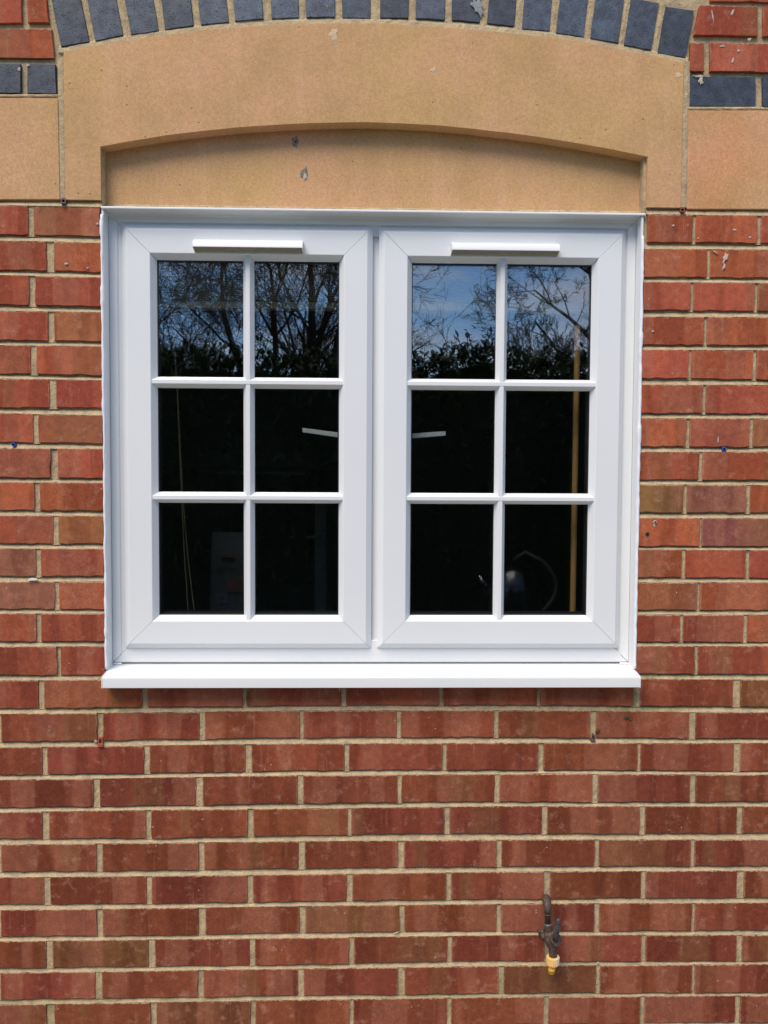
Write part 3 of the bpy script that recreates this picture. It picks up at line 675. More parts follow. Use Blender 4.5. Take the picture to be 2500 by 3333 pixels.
# sealant beads
seal = MB()
def bead(pts, rad, seedk):
    P_ = []; rs = []
    for i, p in enumerate(pts):
        k = noise.noise(Vector((p[0]*20+seedk, p[2]*34, 1)))
        P_.append((p[0]+k*0.0012, p[1], p[2]+(k*0.001 if seedk > 5 else 0))); rs.append(rad*(1+0.5*noise.noise(Vector((p[0]*11, p[2]*47, seedk)))+ (0.55 if noise.noise(Vector((1, p[2]*13.5, seedk*3))) > 0.33 else 0)))
    seal.tube(P_, rs, 8)
bead([(OX0-0.0002, 0.0003, 1.060+i*0.008) for i in range(128) if 1.060+i*0.008 < 2.075], 0.0030, 1)
bead([(OX1+0.0002, 0.0003, 1.060+i*0.008) for i in range(128) if 1.060+i*0.008 < 2.04], 0.0030, 2)
bead([(OX0+0.004, FY-0.004-i*0.0045, 1.0632-i*0.0008) for i in range(8)], 0.0022, 7)
bead([(OX1-0.004, FY-0.004-i*0.0045, 1.0632-i*0.0008) for i in range(8)], 0.0022, 8)
bead([(OX0+0.004+i*0.004, FY-0.003, 1.0640) for i in range(6)], 0.0026, 9)
bead([(OX1-0.004-i*0.004, FY-0.003, 1.0640) for i in range(6)], 0.0026, 10)
loc(seal).build('sealant_bead', SEAL, win, smooth=True)

sprof = [(0.0, 0.058), (0.0, FY-0.0035), (0.0006, FY-0.0045), (0.0125, SY), (0.0640, SY), (0.0650, SY+0.0010), (0.0758, GY), (0.0758, 0.060), (0.050, 0.075), (0.010, 0.075)]
INNER = simple('inner_upvc', (0.55, 0.57, 0.58), 0.4, bump=0)
def sash(x0, x1, gx0, gx1, barx, vent, handle):
    z0, z1, gz0, gz1 = 1.1005, 2.0570, 1.1775, 1.9800
    rect = (x0, x1, z0, z1)
    sm = MB()
    for sd in 'TBLR': q = member(rect, sprof, sd); sm.add(q.v, q.f)
    s = sm.build('casement', UPVC, win, bevel=0.0008)
    gx0, gx1, gz0, gz1 = x0+0.0758, x1-0.0758, z0+0.0758, z1-0.0758
    # black gasket
    gk = MB(); e = 0.0018
    for a, b, c, d in ((gx0-.002, gx1+.002, gz0-.002, gz0+e), (gx0-.002, gx1+.002, gz1-e*1.6, gz1+.002), (gx0-.002, gx0+e, gz0, gz1), (gx1-e, gx1+.002, gz0, gz1)): gk.box(a, b, GY+0.0006, GY+0.005, c, d)
    # spacer bar between the panes
    loc(gk).build('gasket', GASKET, s)
    sp = MB(); e = 0.011
    for a, b, c, d in ((gx0-.004, gx1+.004, gz0-.004, gz0+e*.45), (gx0-.004, gx1+.004, gz1-e*.3, gz1+.004), (gx0-.004, gx0+e*.3, gz0, gz1), (gx1-e*.3, gx1+.004, gz0, gz1)): sp.box(a, b, 0.052, 0.066, c, d)
    loc(sp).build('spacer_bar', GASKET, s)
    xs = [gx0, barx, gx1]; zs = [gz0, 1.4465, 1.7075, gz1]
    for i in range(2):
        for j in range(3):
            m = MB(); a, b, c, d = xs[i]-(0.003 if i == 0 else 0), xs[i+1]+(0.003 if i == 1 else 0), zs[j]-(0.003 if j == 0 else 0), zs[j+1]+(0.003 if j == 2 else 0)
            m.box(a+.0001, b-.0001, 0.0465, 0.0505, c+.0001, d-.0001)
            loc(m).build('pane', GLASS, s); m = MB()
            t = 0.0014   # the inner sheet is never quite parallel to the outer one
            cx, cz = (gx0+gx1)/2, (gz0+gz1)/2
            ys = lambda x, z, y: y + (x-cx)*t*1.0 + (z-cz)*t*1.3
            m.add([(a,ys(a,c,.0685),c),(b,ys(b,c,.0685),c),(b,ys(b,c,.0725),c),(a,ys(a,c,.0725),c),(a,ys(a,d,.0685),d),(b,ys(b,d,.0685),d),(b,ys(b,d,.0725),d),(a,ys(a,d,.0725),d)],
                  [(0,3,2,1),(4,5,6,7),(0,1,5,4),(1,2,6,5),(2,3,7,6),(3,0,4,7)])
            loc(m).build('inner_pane', GLASS2, s)
    bw, fw = 0.0125, 0.0042
    m = MB(); m.prism([(-bw, GY+0.0035), (-bw, GY+0.0008), (-fw, SY+0.0030), (fw, SY+0.0030), (bw, GY+0.0008), (bw, GY+0.0035)], z0+0.0655, z1-0.0655, lambda p, t: (barx+p[0], p[1], t)); loc(m).build('glazing_bar', UPVC, s, bevel=0.0005)
    for zb_ in (1.4465, 1.7075):
        m = MB(); m.prism([(-bw, GY+0.0036), (-bw, GY+0.0009), (-fw, SY+0.0022), (fw, SY+0.0022), (bw, GY+0.0009), (bw, GY+0.0036)], x0+0.0655, x1-0.0655, lambda p, t: (t, p[1], zb_+p[0])); loc(m).build('glazing_bar', UPVC, s, bevel=0.0005)
    # trickle vent hood
    vx0, vx1 = vent; 
    pr_ = [(SY-.0002, 2.0215), (0.012, 2.0200), (0.003, 2.0155), (-0.0015, 2.0095), (-0.0028, 2.0005), (-0.0010, 2.0000), (0.0008, 2.0090), (0.006, 2.0135), (SY-.0002, 2.0150)]
    m = MB(); m.prism(pr_, vx0, vx1, lambda p, t: (t, p[0], p[1])); vt = loc(m).build('trickle_vent', UPVC, win, bevel=0.0005)
    for a in (vx0, vx1-0.0016):
        m = MB(); m.prism([(SY-.0002, 2.0215), (0.012, 2.0202), (0.003, 2.0157), (-0.0017, 2.0095), (-0.0030, 2.0000), (SY-.0002, 1.9940)], a-.0001, a+0.0017, lambda p, t: (t, p[0], p[1])); loc(m).build('end_cap', UPVC, vt)
    GR = simple('shade_toned_grille', (0.30, 0.27, 0.21), 0.6, bump=0)  # white plastic under the hood, its shade put into the grey-brown colour
    m = MB(); m.add([(vx0+.002, 0.0045, 2.0030), (vx1-.002, 0.0045, 2.0030), (vx1-.002, SY-.0004, 1.9975), (vx0+.002, SY-.0004, 1.9975)], [(0, 1, 2, 3)])
    nf = 44
    for i in range(nf):
        x = vx0+0.008 + (vx1-vx0-0.016)*i/(nf-1); m.box(x-.0006, x+.0006, -0.0005, 0.0046, 2.0012, 2.0026)
    loc(m).build('grille', GR, vt)
    m = MB(); m.box(vx0+.002, vx1-.002, -0.0004, 0.0044, 2.0034, 2.0040); loc(m).build('slot', DARK, vt)
    # handle on the room side, its lever reaching across the glass
    (u0, v0), (u1, v1) = handle; hy = 0.105
    p0, p1 = at(u0, v0, hy), at(u1, v1, hy)
    m = MB(); d = (p1-p0); bend = p0 + d*0.82
    out_ = []
    hh = 0.0052
    pts = [p0 + Vector((0, 0, hh)), p0.lerp(p1, .5)+Vector((0, 0, hh*1.05)), p1+Vector((0, 0.0, hh*1.15)), p1+Vector((0, 0, -hh*1.15)), p0.lerp(p1, .5)+Vector((0, 0, -hh*1.05)), p0 + Vector((0, 0, -hh))]
    m.add([(p.x, hy-.006, p.z) for p in pts] + [(p.x, hy+.006, p.z) for p in pts], [(0,1,2,3,4,5), (11,10,9,8,7,6)] + [(i, (i+1) % 6, 6+(i+1) % 6, 6+i) for i in range(6)])
    h = loc(m).build('handle', simple('white_metal', (0.85, 0.86, 0.86), 0.3, bump=0), win, bevel=0.0012)
    m = MB(); ex = p1.x + (0.012 if p1.x > p0.x else -0.012); m.box(min(p1.x, ex)-.004, max(p1.x, ex)+.004, 0.074, hy+.006, p1.z-0.055, p1.z+0.03); loc(m).build('base_plate', UPVC, h, bevel=0.002)
    return s
sash(-0.5430, 0.0195, -0.467, -0.0563, -0.2610, (-0.3785, -0.1365), ((985, 1400), (1115, 1418)))
sash(0.0330, 0.5955, 0.110, 0.520, 0.3142, (0.1945, 0.4360), ((1450, 1411), (1318, 1421)))

# ------------------------------------------------------------------ room behind the window
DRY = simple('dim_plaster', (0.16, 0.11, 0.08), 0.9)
room = MB(); t = 0.1
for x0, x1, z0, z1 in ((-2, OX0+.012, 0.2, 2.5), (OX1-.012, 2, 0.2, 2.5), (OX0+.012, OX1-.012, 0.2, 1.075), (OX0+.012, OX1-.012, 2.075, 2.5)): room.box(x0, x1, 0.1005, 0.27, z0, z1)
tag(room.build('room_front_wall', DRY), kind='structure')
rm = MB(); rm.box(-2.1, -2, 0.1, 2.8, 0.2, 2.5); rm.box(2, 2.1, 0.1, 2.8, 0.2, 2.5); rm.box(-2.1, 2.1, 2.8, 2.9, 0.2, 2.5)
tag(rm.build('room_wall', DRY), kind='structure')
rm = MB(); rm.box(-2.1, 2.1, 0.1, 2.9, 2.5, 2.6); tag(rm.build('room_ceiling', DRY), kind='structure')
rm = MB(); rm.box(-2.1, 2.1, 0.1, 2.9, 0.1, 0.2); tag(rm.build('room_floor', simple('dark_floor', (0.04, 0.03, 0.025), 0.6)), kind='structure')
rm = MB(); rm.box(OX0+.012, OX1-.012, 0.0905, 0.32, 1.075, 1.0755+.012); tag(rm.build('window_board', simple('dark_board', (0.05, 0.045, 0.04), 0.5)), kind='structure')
TOP = simple('dark_worktop', (0.03, 0.028, 0.027), 0.3)
WT = 1.088
# raised venetian blind
bl = empty('venetian_blind', (0.02, 0.14, 2.05)); tag(bl, 'raised beige venetian blind bunched behind the top of the glass', 'blind')
BW = simple('beige_slat', (0.42, 0.34, 0.20), 0.5)
zlow = at(1000, 1008, 0.135).z; ztopb = 2.04
def bx(name, x0, x1, y0, y1, z0, z1, mat, parent, base, bevel=0):
    m = MB(); m.box(x0, x1, y0, y1, z0, z1); m.v = [(a-base[0], b-base[1], c-base[2]) for a, b, c in m.v]; return m.build(name, mat, parent, bevel=bevel)
bb = (0.02, 0.14, 2.05)
bx('bottom_rail', -0.50, 0.55, 0.125, 0.150, zlow, zlow+0.016, BW, bl, bb)
ns_ = 22
for i in range(ns_):
    z = zlow+0.020 + (ztopb-zlow-0.03)*i/ns_; bx('slat', -0.50, 0.55, 0.125+rng.uniform(-.001, .001), 0.150, z, z+0.0022, BW, bl, bb)
bx('head_rail', -0.51, 0.56, 0.122, 0.152, 2.045, 2.072, BW, bl, bb)
cord = MB()
pA = [at(u, v, 0.122) for u, v in ((560, 1000), (568, 1150), (576, 1270), (590, 1600), (600, 1800), (612, 1985))]
pB = [at(u, v, 0.122) for u, v in ((563, 1000), (570, 1150), (578, 1270), (594, 1600), (610, 1800), (632, 1985))]
for P_ in (pA, pB): cord.tube([Vector(p)-Vector(bb) for p in P_], 0.0013, 6)
cord.build('pull_cord', simple('cord', (0.16, 0.13, 0.075), 0.8, bump=0), bl)
# wooden pole
pole = MB(); b = at(1864, 1992, 0.105); b.z = WT; tt = at(1880, 1060, 0.105)
pole.tube([(0, 0, 0), tt-b], 0.0070, 12)
o = pole.build('wooden_pole', simple('golden_pine', (0.42, 0.24, 0.085), 0.55, var=0.2, scale=20)); o.location = b
tag(o, 'slim golden wooden pole upright behind the right hand glass', 'pole')
# oven housing
oy = 2.0
def atx(u, v): p = at(u, v, oy); return p.x, p.z
ox0, ox1 = atx(640, 1700)[0], atx(1020, 1700)[0]; zt = atx(800, 1400)[1]; ob = ((ox0+ox1)/2, oy, 0.2)
ov = empty('built_in_oven', ob); tag(ov, 'dark built-in oven with steel handle rail deep inside the kitchen', 'oven')
STEEL = simple('brushed_steel', (0.55, 0.56, 0.57), 0.35, 1.0); BLK = simple('black_glass', (0.015, 0.015, 0.016), 0.12, bump=0); WHT = simple('white_panel', (0.80, 0.86, 0.90), 0.4)
bx('cabinet', ox0, ox1, oy+.02, oy+.58, 0.2, zt, simple('dark_carcass', (0.05, 0.045, 0.04), 0.5), ov, ob)
zc0, zc1 = atx(800, 1518)[1], atx(800, 1470)[1]
bx('control_panel', ox0+.01, ox1-.01, oy, oy+.02, zc0, zc1, simple('dull_steel', (0.30, 0.30, 0.30), 0.5, 0.2), ov, ob)
for u, v in ((738, 1488), (918, 1486), (971, 1490)):
    x, z = atx(u, v); m = MB(); m.tube([(x-ob[0], -0.03, z-ob[2]), (x-ob[0], 0.0, z-ob[2])], 0.016, 16); m.build('knob', STEEL, ov)
x0, z = atx(655, 1538); x1, _ = atx(995, 1538); m = MB(); m.tube([(x0-ob[0], -0.05, z-ob[2]), (x1-ob[0], -0.05, z-ob[2])], 0.010, 12); m.tube([(x0+.04-ob[0], -0.05, z-ob[2]), (x0+.04-ob[0], 0.0, z-ob[2])], 0.006, 8); m.tube([(x1-.04-ob[0], -0.05, z-ob[2]), (x1-.04-ob[0], 0.0, z-ob[2])], 0.006, 8)
m.build('handle_rail', STEEL, ov)
bx('oven_door', ox0+.01, ox1-.01, oy-.005, oy+.018, atx(800, 1900)[1], zc0-.006, BLK, ov, ob)
fr = empty('fridge', (at(1044, 1990, oy).x, oy, 0.2)); tag(fr, 'narrow pale blue edge of a fridge beside the oven', 'fridge'); fb = tuple(fr.location)
fx0, fx1 = at(1026, 1700, oy).x, at(1062, 1700, oy).x
bx('lower_door', fx0, fx1, oy-.03, oy+.5, 0.25, at(1040, 1730, oy).z, WHT, fr, fb); bx('upper_door', fx0, fx1, oy-.03, oy+.5, at(1040, 1725, oy).z, at(1040, 1640, oy).z, WHT, fr, fb)
m = MB(); hx0, hz = at(992, 1748, oy-.06).x, at(992, 1748, oy-.06).z; m.box(hx0-fb[0], at(1048, 1748, oy-.06).x-fb[0], -.06, -.045, hz-.008-fb[2], hz+.006-fb[2]); m.build('handle', STEEL, fr)
# printed bag on the window board
by = 0.22; bx0, bx1 = at(684, 1850, by).x, at(828, 1850, by).x; bz1 = at(760, 1735, by).z; bgb = ((bx0+bx1)/2, by, WT)
bag = empty('printed_bag', bgb); tag(bag, 'small dark blue paper bag printed LONDON behind the lower left pane', 'bag')
PAPER = simple('blue_grey_paper', (0.010, 0.012, 0.020), 0.8); REDP = simple('red_print', (0.035, 0.007, 0.004), 0.7, bump=0); INK = simple('black_print', (0.001, 0.001, 0.002), 0.7, bump=0); WP = simple('white_print', (0.5, 0.5, 0.5), 0.7, bump=0)
hw, hgt = (bx1-bx0)/2, bz1-WT
m = MB(); m.add([(-hw, 0, 0), (hw, 0, 0), (hw, .06, 0), (-hw, .06, 0), (-hw, .004, hgt*.55), (hw, .004, hgt*.55), (hw, .056, hgt*.55), (-hw, .056, hgt*.55), (-hw+.002, .018, hgt), (hw-.002, .018, hgt), (hw-.002, .040, hgt), (-hw+.002, .040, hgt)],
   [(0,3,2,1),(0,1,5,4),(1,2,6,5),(2,3,7,6),(3,0,4,7),(4,5,9,8),(5,6,10,9),(6,7,11,10),(7,4,8,11),(8,9,10,11)]); m.build('bag_body', PAPER, bag)
cu = bpy.data.curves.new('lettering', 'FONT'); cu.body = 'LONDON'; cu.align_x = 'CENTER'; cu.size = 0.0225; cu.extrude = 0.0003; cu.materials.append(INK)
to = bpy.data.objects.new('lettering', cu); COL.objects.link(to); dg = bpy.context.evaluated_depsgraph_get(); me = bpy.data.meshes.new_from_object(to.evaluated_get(dg)); bpy.data.objects.remove(to)
lo = link(bpy.data.objects.new('lettering', me), bag); lo.rotation_euler = (R(90), 0, 0)
lz = at(760, 1857, by).z - WT; lo.location = (-0.006, -0.0012, lz)
def pr(name, x0, x1, z0, z1, mat): bx(name, x0, x1, -.0016, .0028, z0, z1, mat, bag, (0, 0, 0))
pr('red_panel', -hw*.55, hw*.1, lz+.034, lz+.044, REDP); pr('red_panel', -hw*.2, hw*.5, lz-.055, lz-.020, REDP)
fz = at(720, 1948, by).z-WT; pr('flag', -hw*.7, -hw*.2, fz-.012, fz+.012, simple('navy_print', (0.02, 0.03, 0.12), 0.7, bump=0))
m = MB(); m.box(-hw*.7, -hw*.2, -.0020, -.0017, fz-.002, fz+.002); m.box(-hw*.45-.002, -hw*.45+.002, -.0020, -.0017, fz-.012, fz+.012)
cxf = -hw*.45
for sx in (-1, 1): m.add([(cxf-hw*.25, -.0019, fz-.012*sx), (cxf-hw*.25+.003, -.0019, fz-.012*sx), (cxf+hw*.25, -.0019, fz+.012*sx), (cxf+hw*.25-.003, -.0019, fz+.012*sx)], [(0, 1, 2, 3)])
m.build('flag_cross', REDP, bag)
# kettle
kx = at(1670, 1950, 0.25).x; kb = (kx, 0.25, WT); ket = empty('kettle', kb); tag(ket, 'polished chrome kettle with black handle behind the lower right panes', 'kettle')
CHR = simple('chrome', (0.05, 0.05, 0.055), 0.22, 1.0, bump=0)
m = MB(); prof = [(0.066, 0.0), (0.072, 0.01), (0.073, 0.06), (0.069, 0.12), (0.058, 0.165), (0.040, 0.185), (0.006, 0.192)]
m.tube([(0, 0, z) for r, z in prof], [r for r, z in prof], 28); m.build('kettle_body', CHR, ket, smooth=True)
m = MB(); m.tube([(0.06+0.052*math.sin(a_*math.pi/12), 0, 0.045+0.0135*a_) for a_ in range(12)] + [(0.03, 0, 0.215), (0.0, 0, 0.195)], 0.006, 10); m.build('handle', simple('black_plastic', (0.008, 0.008, 0.008), 0.7, bump=0), ket, smooth=True)
m = MB(); m.tube([(-0.055, -.02, 0.10), (-0.095, -.03, 0.16)], [0.018, 0.009], 12); m.build('spout', CHR, ket, smooth=True)

# ------------------------------------------------------------------ small fixings in the wall
TERR = simple('terracotta_plastic', (0.36, 0.085, 0.045), 0.5, bump=0); BROWNP = simple('brown_plastic', (0.16, 0.085, 0.07), 0.6)
def weep(u, v, label, wide, tall, lip, mat):
    p = at(u, v); e = empty('weep_vent', p); tag(e, label, 'weep vent')
    k = 0.70e-3; a, b = wide*k/2, tall*k/2; m = MB(); t_ = 0.0022
    m.box(-a, -a+t_, -.002, .02, -b, b); m.box(a-t_, a, -.002, .02, -b, b); m.box(-a+t_, a-t_, -.002, .02, b-t_*1.6, b); m.box(-a+t_, a-t_, -.0022, .02, -b, -b+t_)
    m.build('sleeve', mat, e)
    m = MB(); m.box(-a+t_, a-t_, .004, .006, -b+t_, b-t_*1.6); m.build('opening', DARK, e)
    if lip: m = MB(); m.box(-a, a+.001, -.006, -.0021, -b-.001, -b+lip*k); m.build('lip', mat, e)
    return e
weep(327.5, 2413, 'terracotta plastic weep vent in the joint below the left end of the sill', 15, 28, 8, TERR)
weep(207, 654, 'small brown weep vent under the left foot of the stone lintel', 15, 17, 2, BROWNP)
weep(2220.5, 683, 'small rusty brown weep vent under the right foot of the stone lintel', 15, 16, 2, simple('rusty_plastic', (0.22, 0.06, 0.03), 0.6))
BLP = simple('blue_plastic', (0.012, 0.06, 0.28), 0.4, bump=0)
def plug(u, v, label, r=0.0048, screw=False):
    p = at(u, v); e = empty('wall_plug', p); tag(e, label, 'wall plug', 'blue wall plugs left in the mortar')
    m = MB(); n = 16; vs_ = []
    for y, rr in ((0.004, r), (-0.0022, r), (-0.0026, r*.9), (-0.0026, r*.45), (0.003, r*.4)):
        vs_ += [(rr*math.cos(2*math.pi*i/n), y, rr*math.sin(2*math.pi*i/n)) for i in range(n)]
    m.add(vs_, [(k*n+i, k*n+(i+1) % n, (k+1)*n+(i+1) % n, (k+1)*n+i) for k in range(4) for i in range(n)] + [tuple(range(4*n, 5*n))]); m.build('sleeve', BLP, e)
    if screw: m = MB(); m.tube([(0.0025, -.001, 0), (0.0035, -.0055, -.0005)], [0.0016, 0.0028], 10); m.build('screw_tip', STEEL, e)
plug(45.6, 1447, 'bright blue wall plug in the mortar at the far left of the wall')
plug(2356, 1461.5, 'blue wall plug with a steel screw tip in the mortar right of the window', 0.0052, True)
def screw(u, v, label, mat, tail=False):
    p = at(u, v, -0.0012); e = empty('screw', p); tag(e, label, 'screw', 'screws in the brick right of the window')
    m = MB(); r = 0.0046; m.tube([(0, .004, 0), (0, -.001, 0), (0, -.0022, 0)], [r*.8, r, r*.75], 16)
    m.build('head', mat, e)
    m = MB(); m.box(-.0026, .0026, -.0027, -.0021, -.0007, .0007); m.box(-.0007, .0007, -.0027, -.0021, -.0026, .0026); m.build('cross_slot', DARK, e)
    if tail: blob('filler_smear', u-2, v+10, 8, 12, PALE, e, -0.0004, 0.0006, base=p)
screw(2132, 1700, 'grey cross head screw with a filler smear, upper of the two in the brick', simple('grey_zinc', (0.36, 0.34, 0.31), 0.6, 0.3), True)
screw(2106.5, 1737.5, 'blackened cross head screw, lower of the two in the brick', simple('black_steel', (0.06, 0.055, 0.055), 0.5, 0.5))
p = at(1930.5, 2402); e = empty('drill_hole', p); tag(e, 'stained drill hole in the mortar below the right part of the sill', 'hole')
blob('stain', 1930, 2405, 18, 36, simple('purple_stain', (0.12, 0.06, 0.06), 0.95), e, -0.0008, 0.0006, base=p); blob('opening', 1931, 2399, 7, 11, DARK, e, -0.0016, 0.0006, base=p)
p = at(108.5, 1884); ch = MB(); ch.prism([(-.0105, -.0030), (-.008, .0012), (-.002, .0022), (.0098, .0008), (.0105, -.0014), (.004, -.0028), (-.008, -.0032)], -0.006, -0.0005, lambda q, t: (q[0], t, q[1]))
o = ch.build('plaster_chip', simple('white_plaster', (0.72, 0.68, 0.60), 0.8, var=.08)); o.location = p; tag(o, 'white sliver of plaster lying on the mortar joint at left', 'chip')
for u, v, rt, lab in ((1289, 3034, .5, 'tiny pale straw stuck in the joint below centre'), (1106, 2240, 1.5, 'tiny white drip hanging below the sill beside a joint')):
    p = at(u, v); m = MB(); m.tube([(-.006*math.cos(rt), -.001, -.006*math.sin(rt)), (.006*math.cos(rt), -.004, .006*math.sin(rt))], 0.0011, 6); o = m.build('pale_splinter', PALE); o.location = p; tag(o, lab, 'splinter')

# ------------------------------------------------------------------ garden tap
K0 = (1700, 2860, 6.505)
def kp(x, y, d=-0.03): return at(K0[0]+x/K0[2], K0[1]+y/K0[2], d)
tb = at(1779, 2920, 0); tap = empty('garden_tap', tb); tag(tap, 'dark weathered garden tap with cream and orange hose connector on the brick wall', 'tap')
BR_ = Mat('weathered_bronze', 0.6, (0.055, 0.042, 0.034), 0.4, 0.25); vv = BR_.coord('Object'); nn = BR_.noise(vv, 220, 4, .65)
BR_.base(BR_.mix(BR_.ramp(nn, .5, .72), (0.075, 0.050, 0.036), (0.19, 0.15, 0.115))); BR_.bump(nn, .5, .001); BRM = BR_.m
GRN = simple('dark_green_plastic', (0.045, 0.05, 0.055), 0.45, bump=0)
def T(v): return Vector(v)-tb
yb = -0.042    # how far the tap stands off the wall
k = 1/ (FPX/ (1.864+yb)) /6.505   # metres per crop pixel at that distance
m = MB(); e0, e1 = kp(505, 430, 0.0), kp(540, 640, yb)
arc = [kp(505, 425, 0.015), kp(505, 425, -0.008), kp(510, 440, -0.022), kp(520, 490, -0.034), kp(532, 560, yb), kp(538, 640, yb), kp(540, 745, yb)]
m.tube([T(p) for p in arc], [98*k, 98*k, 95*k, 90*k, 84*k, 78*k, 74*k], 16); m.build('elbow', BRM, tap, smooth=True)
m = MB(); m.tube([T(kp(540, 735, yb)), T(kp(540, 760, yb)), T(kp(540, 765, yb)), T(kp(542, 950, yb))], [76*k, 76*k, 68*k, 66*k], 16); m.build('pipe', BRM, tap, smooth=True)
m = MB(); a, b = T(kp(540, 935, yb)), T(kp(542, 1010, yb)); m.tube([a, a.lerp(b, .15), a.lerp(b, .45), a.lerp(b, .5), a.lerp(b, .9), b], [88*k, 104*k, 104*k, 92*k, 96*k, 84*k], 18)
m.build('collar', simple('tarnished_collar', (0.13, 0.115, 0.10), 0.45, 0.5, var=.35, scale=200), tap, smooth=False)
m = MB(); a, b = T(kp(550, 1000, yb)), T(kp(560, 1110, yb)); m.tube([a, b], [92*k, 96*k], 6); m.build('union_nut', BRM, tap, bevel=0.001)
m = MB(); pp = [(560, 1100, 92), (575, 1150, 118), (590, 1230, 142), (610, 1310, 140), (628, 1390, 118), (640, 1460, 98), (645, 1520, 86), (648, 1610, 82), (652, 1660, 92)]
m.tube([T(kp(x, y, yb)) for x, y, r in pp], [r*k for x, y, r in pp], 20); m.build('tap_body', BRM, tap, smooth=True)
# gland facing forward and up, with its round washer
c0 = T(kp(640, 1290, yb)); ax = Vector((0.30, -0.80, 0.42)).normalized()
m = MB(); m.tube([c0, c0+ax*0.016, c0+ax*0.0165, c0+ax*0.020], [112*k, 118*k, 132*k, 128*k], 24); m.build('gland', BRM, tap, bevel=0.0006)
c1 = T(kp(690, 1240, yb-0.020)); 
m = MB(); d0, d1 = T(kp(690, 1290, yb-0.016)), T(kp(735, 1080, yb-0.030)); m.tube([d0, d0.lerp(d1, .6), d1], [66*k, 62*k, 58*k], 16); m.build('spindle', BRM, tap, smooth=True)
m = MB(); a, b = T(kp(748, 1060, yb-0.034)), T(kp(748, 1060, yb-0.044)); m.tube([a, b, b+Vector((0, -.001, 0))], [58*k, 60*k, 50*k], 18); m.tube([b+Vector((0, -.0008, 0)), b+Vector((0, -.003, 0))], [22*k, 18*k], 12); m.build('spindle_cap', GRN, tap, bevel=0.0005)
m = MB(); pp = [(745, 1110, 50), (750, 1030, 50), (758, 960, 48), (766, 890, 50), (770, 860, 46), (772, 838, 26)]
m.tube([T(kp(x, y, yb-0.032)) for x, y, r in pp], [r*k for x, y, r in pp], 16); m.build('lever', GRN, tap, smooth=True)
m = MB(); pp = [(470, 1130, -0.030, 46), (420, 1110, -0.026, 50), (360, 1105, -0.020, 44), (325, 1115, -0.018, 34)]
m.tube([T(kp(x, y, d)) for x, y, d, r in pp], [r*k for x, y, d, r in pp], 12)
m.tube([T(kp(380, 1140, -0.018)), T(kp(375, 1190, -0.006)), T(kp(375, 1200, 0.004))], [40*k, 34*k, 30*k], 10); m.tube([T(kp(430, 1150, -0.026)), T(kp(470, 1260, yb))], [60*k, 70*k], 12); m.build('wall_bracket', BRM, tap, smooth=True)
# hose connector
def ribbed(ps, n=28, depth=0.05, name='ring', mat=None, solid=True):
    m = MB(); vs_ = []
    for (x, y, r) in ps:
        c = T(kp(x, y, yb))
        for i in range(n*2):
            rr = r*k*(1 + (depth if i % 2 else 0)); an = math.pi*i/n; vs_.append((c.x+rr*math.cos(an), c.y+rr*math.sin(an), c.z))
    N_ = n*2; m.add(vs_, [(j*N_+i, j*N_+(i+1) % N_, (j+1)*N_+(i+1) % N_, (j+1)*N_+i) for j in range(len(ps)-1) for i in range(N_)] + [tuple(range((len(ps)-1)*N_, len(ps)*N_))] + ([tuple(range(N_))] if solid else []))
    return m.build(name, mat, tap, smooth=False)
def mat_cream():
    M = Mat('faded_orange_plastic', 0.5, spec=.4); v = M.coord('Object'); s_ = M.node('ShaderNodeSeparateXYZ'); M.set(s_.inputs[0], v)
    # the sun has bleached its outer right side
    t_ = M.math('ADD', s_.outputs[0], M.math('MULTIPLY', M.math('SUBTRACT', M.noise(v, 90, 3), .5), 0.012))
    M.base(M.mix(M.ramp(M.math('MULTIPLY_ADD', t_, 60.0, -0.35), 0.0, 1.0), (0.76, 0.46, 0.16), (0.80, 0.69, 0.56))); return M.m
ribbed([(652, 1640, 128), (650, 1650, 140), (643, 1780, 140), (640, 1806, 134), (640, 1812, 90)], 20, 0.035, 'connector_nut', mat_cream())
ORG = simple('orange_plastic', (0.72, 0.36, 0.04), 0.45, var=.1, bump=0)
ribbed([(636, 1806, 74), (632, 1850, 76), (628, 1862, 70), (626, 1890, 80), (622, 1930, 80), (620, 1950, 72), (620, 1952, 64)], 16, 0.0, 'connector_nozzle', ORG)
ribbed([(620, 1950, 70), (620, 1972, 70)], 16, 0, 'sealing_ring', DARK)
ribbed([(620, 1972, 74), (619, 1984, 72), (618, 2000, 58)], 16, 0, 'connector_tip', ORG)

